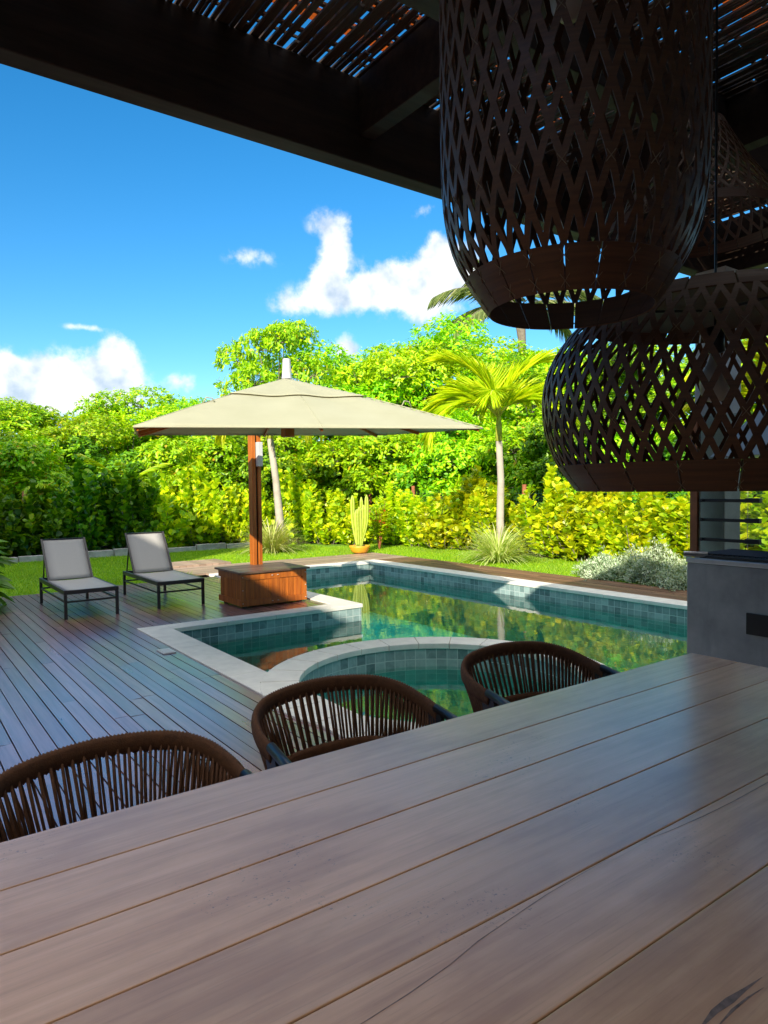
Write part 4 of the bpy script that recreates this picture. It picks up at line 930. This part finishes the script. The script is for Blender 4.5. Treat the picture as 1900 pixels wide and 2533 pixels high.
# ---- palms
def frond(L, e0, e1, npair, lf, lw, arch=1.0, tip=.35, vee=.5, start=.16, ang=.85, hang=.3):
    """rachis curving from elevation e0 to e1 in the XZ plane, leaflets either side"""
    m_ = 24; pts = [np.zeros(3)]
    for i in range(m_):
        e = e0 + (e1 - e0) * ((i + .5) / m_) ** arch; pts.append(pts[-1] + np.array([math.cos(e), 0, math.sin(e)]) * L / m_)
    pts = np.array(pts); P, D, Nn, Ln = [], [], [], []
    for i in range(npair):
        u = start + (1 - start) * i / (npair - 1); k = min(m_ - 1, int(u * m_)); p = pts[k] + (pts[k + 1] - pts[k]) * (u * m_ - k if u < 1 else 1); T = (pts[k + 1] - pts[k]); T = T / np.linalg.norm(T)
        up_ = np.array([-T[2], 0, T[0]])
        for sg in (-1, 1):
            a = ang * (1 - .45 * u) + rng.normal(0, .06); v = vee + rng.normal(0, .12)
            d_ = T * math.cos(a) + (np.array([0, sg, 0]) * math.cos(v) + up_ * math.sin(v)) * math.sin(a); d_[2] -= hang * (.4 + u)
            P.append(p); D.append(d_ / np.linalg.norm(d_)); Nn.append(up_ + np.array([0, sg * .4, 0]) + rng.normal(0, .15, 3)); Ln.append(lf * (1 - tip * abs(2 * u - .9) ** 2) * rng.uniform(.85, 1.1))
    return pts, np.array(P), np.array(D), np.array(Nn), np.array(Ln)
def rotz(a): c_, s_ = math.cos(a), math.sin(a); return np.array([[c_, -s_, 0], [s_, c_, 0], [0, 0, 1]])
def make_palm(name, loc, base_pts, rad, specs, mleaf, lw, label, shaft=None, group='palm trees in the garden', trunkmat=None):
    """specs: azimuth, length, e0, e1, pairs, leaflet length, vee"""
    t = empty(name, loc, 0, label, 'palm tree', group); top = np.array(base_pts[-1]); parts = []; rc = MB()
    MB().tube(base_pts, rad, 12).build('trunk', trunkmat or M['palm_trunk'], t, smooth=True)
    if shaft: MB().tube([tuple(top - np.array([0, 0, .03])), tuple(top + np.array([0, 0, shaft * .5])), tuple(top + np.array([0, 0, shaft]))], [rad[-1] * 1.12, rad[-1] * 1.05, rad[-1] * .6], 12).build('crownshaft', M['crownshaft'], t, smooth=True); top = top + np.array([0, 0, shaft * .85])
    for azm, L, e0, e1, npair, lf, vee in specs:
        pts, P, D, Nn, Ln = frond(L, e0, e1, npair, lf, lw, 1.0, .35, vee); Rz = rotz(azm)
        rc.tube([tuple(p) for p in (pts[::3] @ Rz.T + top)], [.018 * (1 - .8 * i / 8) + .003 for i in range(len(pts[::3]))], 5)
        parts.append(leaves(P @ Rz.T + top, D @ Rz.T, Nn @ Rz.T, Ln, lw, np.array([(0, 0), (.2, .5), (.6, .42), (1, 0), (.6, -.42), (.2, -.5)]), .25, .18))
    V, F = merge(parts); npmesh('frond_leaves', V, F, mleaf, t); rc.build('frond_rib', M['crownshaft'] if shaft else trunkmat or M['palm_trunk'], t, smooth=True); return t
VR = math.atan2(-.589, .808)                          # azimuth pointing to the right as seen in the photograph
VA = VR + PI / 2                                       # azimuth pointing away
sp = [(VR + .05, 1.75, 1.2, -1.15, 70, .85, .30), (VR + PI - .1, 1.9, 1.15, -1.1, 70, .85, .30), (VR + PI + .35, 1.9, .9, -1.35, 70, .8, .3), (VR - .5, 1.6, 1.1, -1.25, 64, .8, .3), (VA, 1.5, 1.3, -.6, 60, .8, .4),
      (VA + PI - .3, 1.3, 1.2, -.6, 60, .75, .4), (VR + .9, 1.7, 1.35, -.5, 64, .85, .45), (VR + PI - .9, 1.7, 1.35, -.5, 64, .85, .45), (VA + .3, 1.4, 1.5, .6, 52, .75, .5), (VR + PI - .3, 1.8, 1.5, .25, 64, .85, .45), (VR + .3, 1.7, 1.5, .3, 64, .85, .45)]
make_palm('garden_palm', (10.07, 9.85, 0), [(0, 0, -.05), (-.02, .01, .8), (.0, 0, 1.6), (-.03, .02, 2.42)], [.095, .078, .070, .064], sp, M['lf_palm'], .042, 'small yellow palm with a pale ringed trunk, right of the umbrella', .5)
sp = [(VR + .1, 1.5, .95, -1.25, 56, .6, .3), (VR + PI, 1.6, .95, -1.3, 56, .6, .3), (VR + PI + .6, 1.5, .8, -1.3, 52, .6, .3), (VR - .5, 1.4, .8, -1.3, 52, .6, .3), (VA + .4, 1.3, 1.1, -.8, 48, .55, .3), (VA + PI, 1.3, 1.0, -1.2, 50, .6, .3), (VA - .6, 1.3, 1.1, -1., 48, .55, .3)]
make_palm('garden_palm', (8.02, 15.35, 0), [(0, 0, -.05), (-.03, .02, .8), (-.09, .06, 1.7), (-.2, .12, 2.75)], [.12, .10, .085, .08], sp, M['lf_palm'], .042, 'leaning pale palm whose crown is hidden behind the umbrella', .4)
sp = [(VR + PI + .05, 3.6, .75, -.55, 80, 1.0, -.25), (VR + PI - .4, 3.4, .35, -.75, 76, 1.0, -.25), (VR + PI + .5, 3.4, .1, -.9, 70, 1.0, -.25), (VR, 3.5, .75, -.6, 76, 1.0, -.25), (VR - .4, 3.3, .3, -.8, 70, 1.0, -.25), (VR + .5, 3.3, .2, -.9, 70, 1.0, -.25),
      (VA, 3.2, .9, -.2, 66, .95, -.25), (VA + PI, 3.2, .9, -.4, 66, .95, -.25), (VR + PI - .9, 3.3, 1.1, 0, 66, .95, -.25), (VR + .9, 3.2, 1.1, 0, 66, .95, -.25), (VR + PI, 3.0, 1.25, .3, 60, .9, -.2)]
make_palm('coconut_palm', (20.3, 18.6, 0), [(0, 0, 0), (.1, .1, 4), (.0, .1, 7.2), (-.1, .15, 8.4)], [.2, .17, .16, .24], sp, M['lf_coco'], .05, 'tall grey green coconut palm behind the trees, above the yellow palm', None, 'palm trees in the garden', M['trunk'])
sp = [(VR + PI + .1, 2.2, 1.2, -.5, 64, .6, .2), (VR + PI - .5, 2.1, 1.0, -.9, 60, .6, .2), (VR, 2.1, 1.1, -.6, 60, .6, .2), (VA, 2, 1.2, -.3, 56, .6, .2), (VA + PI, 2, 1.1, -.7, 56, .6, .2), (VR + PI + .8, 2.1, 1.3, 0, 56, .6, .2), (VR + .8, 2, 1.3, .1, 56, .6, .2)]
make_palm('garden_palm', (12.9, 5.7, 0), [(0, 0, -.05), (.02, 0, 1.2), (0, .02, 2.35)], [.12, .10, .09], sp, M['lf_palm'], .042, 'yellow palm seen through the wide lamp above the barbecue', .4)
def areca(loc, h, label, n=11):
    t = empty('areca_palm', loc, 0, label, 'palm', 'areca palms behind the hedge'); parts = []; rc = MB()
    for i in range(n):
        a = 2 * PI * i / n * 2.2 + rng.uniform(-.3, .3); L = h * rng.uniform(.8, 1.15); pts, P, D, Nn, Ln = frond(L, rng.uniform(1.15, 1.45), rng.uniform(-.5, .4), 46, .5, .03, 1.2, .35, .3, .3); Rz = rotz(a); b0 = np.array([math.cos(a) * .15, math.sin(a) * .15, .1])
        rc.tube([tuple(p) for p in (pts[::3] @ Rz.T + b0)], [.02 * (1 - .8 * i_ / 8) + .003 for i_ in range(len(pts[::3]))], 5); parts.append(leaves(P @ Rz.T + b0, D @ Rz.T, Nn @ Rz.T, Ln, .036, LANCE, .2, .15))
    V, F = merge(parts); npmesh('frond_leaves', V, F, M['lf_areca'], t); rc.build('stalk', M['crownshaft'], t, smooth=True)
areca((4.3, 19.4, 0), 2.9, 'feathery areca palm above the hedge left of the umbrella canopy'); areca((6.2, 19.6, 0), 3.0, 'feathery areca palm just below the left corner of the umbrella'); areca((.8, 19.0, 0), 2.3, 'low pale areca palm at the left end of the hedge'); areca((13.2, 8.6, 0), 1.9, 'low areca palm behind the fence under the wide lamp'); areca((12.9, 14.6, 0), 1.9, 'low areca palm beside the red flowers')

def grass_clump(name, loc, n, L, m, label, cat, spread=1.1, wd=.022, group=None):
    t = empty(name, loc, 0, label, cat, group); a = rng.uniform(0, 2 * PI, n); e = rng.uniform(.35, 1.45, n); r0 = rng.uniform(0, .16, n)
    segs = 5; P0 = np.stack([np.cos(a) * r0, np.sin(a) * r0, np.zeros(n)], 1); Ls = L * rng.uniform(.65, 1.15, n); wdt = wd * rng.uniform(.7, 1.2, n)
    sd = np.stack([-np.sin(a), np.cos(a), np.zeros(n)], 1); V = []; p = P0
    for k in range(segs + 1):
        w_ = (wdt * (1 - (k / segs) ** 2 * .95) / 2)[:, None]; V += [p - sd * w_, p + sd * w_]
        ek = e - spread * (k / segs) ** 1.3; p = p + np.stack([np.cos(a) * np.cos(ek), np.sin(a) * np.cos(ek), np.sin(ek)], 1) * (Ls / segs)[:, None]
    V = np.stack(V, 1).reshape(-1, 3); k2 = 2 * (segs + 1); b = (np.arange(n) * k2)[:, None]
    F = np.concatenate([b + np.array([[2 * k, 2 * k + 1, 2 * k + 3, 2 * k + 2]]) for k in range(segs)])
    npmesh('blade_tuft', V, F, m, t); return t
grass_clump('ornamental_grass', (7.45, 14.75, -.02), 620, .95, M['lf_vari'], 'striped ornamental grass clump at the foot of the leaning palm', 'grass clump', 1.2, .03, 'striped grass clumps')
grass_clump('ornamental_grass', (9.85, 9.72, -.02), 620, .88, M['lf_vari'], 'striped ornamental grass clump at the foot of the yellow palm', 'grass clump', 1.2, .03, 'striped grass clumps')
grass_clump('grass_tuft', (.98, 9.75, -.02), 420, .28, M['lf_shade'], 'low dark grass tuft at the left picture edge beside the deck', 'grass tuft', .8, .012)
grass_clump('grass_tuft', (4.12, 11.45, -.02), 160, .16, M['lf_grass'], 'small green grass tuft at the deck edge behind the lit lounger', 'grass tuft', .7, .01)
# broad-leaved plant at the left edge
t = empty('broadleaf_plant', (.78, 10.25, 0), 0, 'broad leaved dark green plant at the left picture edge', 'plant'); n = 150
a = rng.uniform(0, 2 * PI, n); hh = rng.uniform(.15, .85, n); r0 = rng.uniform(.05, .42, n); P = np.stack([np.cos(a) * r0, np.sin(a) * r0, hh], 1); D = np.stack([np.cos(a), np.sin(a), rng.uniform(-.5, .5, n)], 1)
V, F = leaves(P, D, np.tile([0, 0, 1.0], (n, 1)) + rng.normal(0, .3, (n, 3)), rng.uniform(.24, .42, n), rng.uniform(.10, .17, n), LANCE, .2, .45); npmesh('foliage', V, F, M['lf_shade'], t)
st = MB()
for i in range(0, n, 5): st.tube([(0, 0, 0), tuple(P[i])], [.008, .005], 5)
st.build('stem', M['lf_shade'], t)
# silver shrubs
def silver(loc, h, r_, label):
    t = empty('silver_shrub', loc, 0, label, 'shrub', 'silver leaved shrubs'); n = 1500; d_ = rdir(rng, n); d_[:, 2] = np.abs(d_[:, 2]); lump = 1 + .28 * np.sin(d_[:, 0] * 7 + h * 40) * np.sin(d_[:, 1] * 6 + h * 17) + .16 * rng.normal(size=n); P = d_ * np.array([r_, r_, h]) * (lump * rng.uniform(.35, 1.05, n) ** .6)[:, None]
    A = d_ + np.array([0, 0, .7]) + rng.normal(0, .3, (n, 3)); A /= np.linalg.norm(A, axis=1, keepdims=True); V, F = rosettes(P, A, 7, .05, .018, (.4, 1.3), LANCE, .02, .05); npmesh('foliage', V, F, M['lf_silver'], t)
    st = MB()
    for i in range(0, n, 30): st.tube([(0, 0, 0), tuple(P[i] * .5 + np.array([0, 0, .03])), tuple(P[i])], [.008, .005, .002], 4)
    st.build('stem', M['trunk'], t)
silver((9.55, 6.95, -.02), .30, .42, 'low silver leaved shrub, left one on the grass beyond the pool'); silver((9.65, 6.2, -.02), .48, .46, 'tallest silver leaved shrub in front of the yellow hedge'); silver((9.5, 5.5, -.02), .28, .46, 'low silver leaved shrub beside the barbecue wall')
# cactus in a yellow pot
cp = empty('potted_cactus', (8.82, 13.08, 0), 0, 'tall ribbed cactus with several arms in a yellow bowl', 'cactus')
MB().lathe([(.001, .005), (.15, .005), (.19, .04), (.235, .14), (.245, .175), (.225, .175), (.21, .15)], 28).build('pot', M['pot'], cp, smooth=True)
MB().lathe([(.215, .15), (.1, .165), (.001, .168)], 20).build('soil', M['soil'], cp)
def column(pts, r, n=14):
    P = smooth_path(pts, 6); b = MB(); m_ = len(P); vs = []
    for i, p in enumerate(P):
        u = i / (m_ - 1); rr = r * (1 - max(0, (u - .88) / .12) ** 2 * .75)
        for k in range(n): a = 2 * PI * k / n; q = rr * (1.0 if k % 2 else .74); vs.append(p + Vector((math.cos(a) * q, math.sin(a) * q, 0)))
    b.add(vs, [(i * n + k, i * n + (k + 1) % n, (i + 1) * n + (k + 1) % n, (i + 1) * n + k) for i in range(m_ - 1) for k in range(n)] + [tuple((m_ - 1) * n + k for k in range(n))]); return b
rx, ry = .808, -.589
for off, pts, r in ((0, [(0, .16), (0, .6), (.0, 1.05)], .06), (0, [(-.03, .16), (-.09, .45), (-.14, .8), (-.15, 1.32)], .055), (.02, [(.02, .16), (.07, .5), (.10, .8), (.10, 1.1)], .055), (.02, [(.05, .3), (.14, .62), (.17, .9), (.17, 1.33)], .05), (-.04, [(-.04, .2), (-.05, .5), (-.06, 1.0)], .05), (.05, [(.0, .5), (.05, .7), (.05, 1.28)], .045)):
    column([(s_ * rx - off * ry, s_ * ry + off * rx, z) for s_, z in pts], r).build('arm', M['cactus'], cp)
# red flowered shrub
fs_ = empty('flowering_shrub', (9.75, 13.6, 0), 0, 'slender shrub with small red flowers right of the cactus', 'shrub'); st = MB(); parts = []; fl_ = []
for i in range(9):
    a = rng.uniform(0, 6.28); tip = np.array([math.cos(a) * .3 * rng.uniform(.3, 1), math.sin(a) * .3 * rng.uniform(.3, 1), rng.uniform(.6, 1.15)]); st.tube([(0, 0, 0), tuple(tip * .5 + np.array([0, 0, .1])), tuple(tip)], [.014, .01, .004], 5)
    ts = np.linspace(.4, 1, 6)[:, None]; parts.append(rosettes(tip * ts, np.tile([0, 0, 1.0], (6, 1)), 5, .2, .06, (.6, 1.4), LANCE, .02, .3)); fl_.append(rosettes((tip * .75)[None] + rng.normal(0, .05, (2, 3)), np.tile([0, 0, 1.0], (2, 1)), 5, .06, .03, (.3, 1.0), LANCE, .01))
V, F = merge(parts); npmesh('foliage', V, F, M['lf_tree_b'], fs_); V, F = merge(fl_); npmesh('flower', V, F, M['petal'], fs_); st.build('stem', M['post'], fs_)
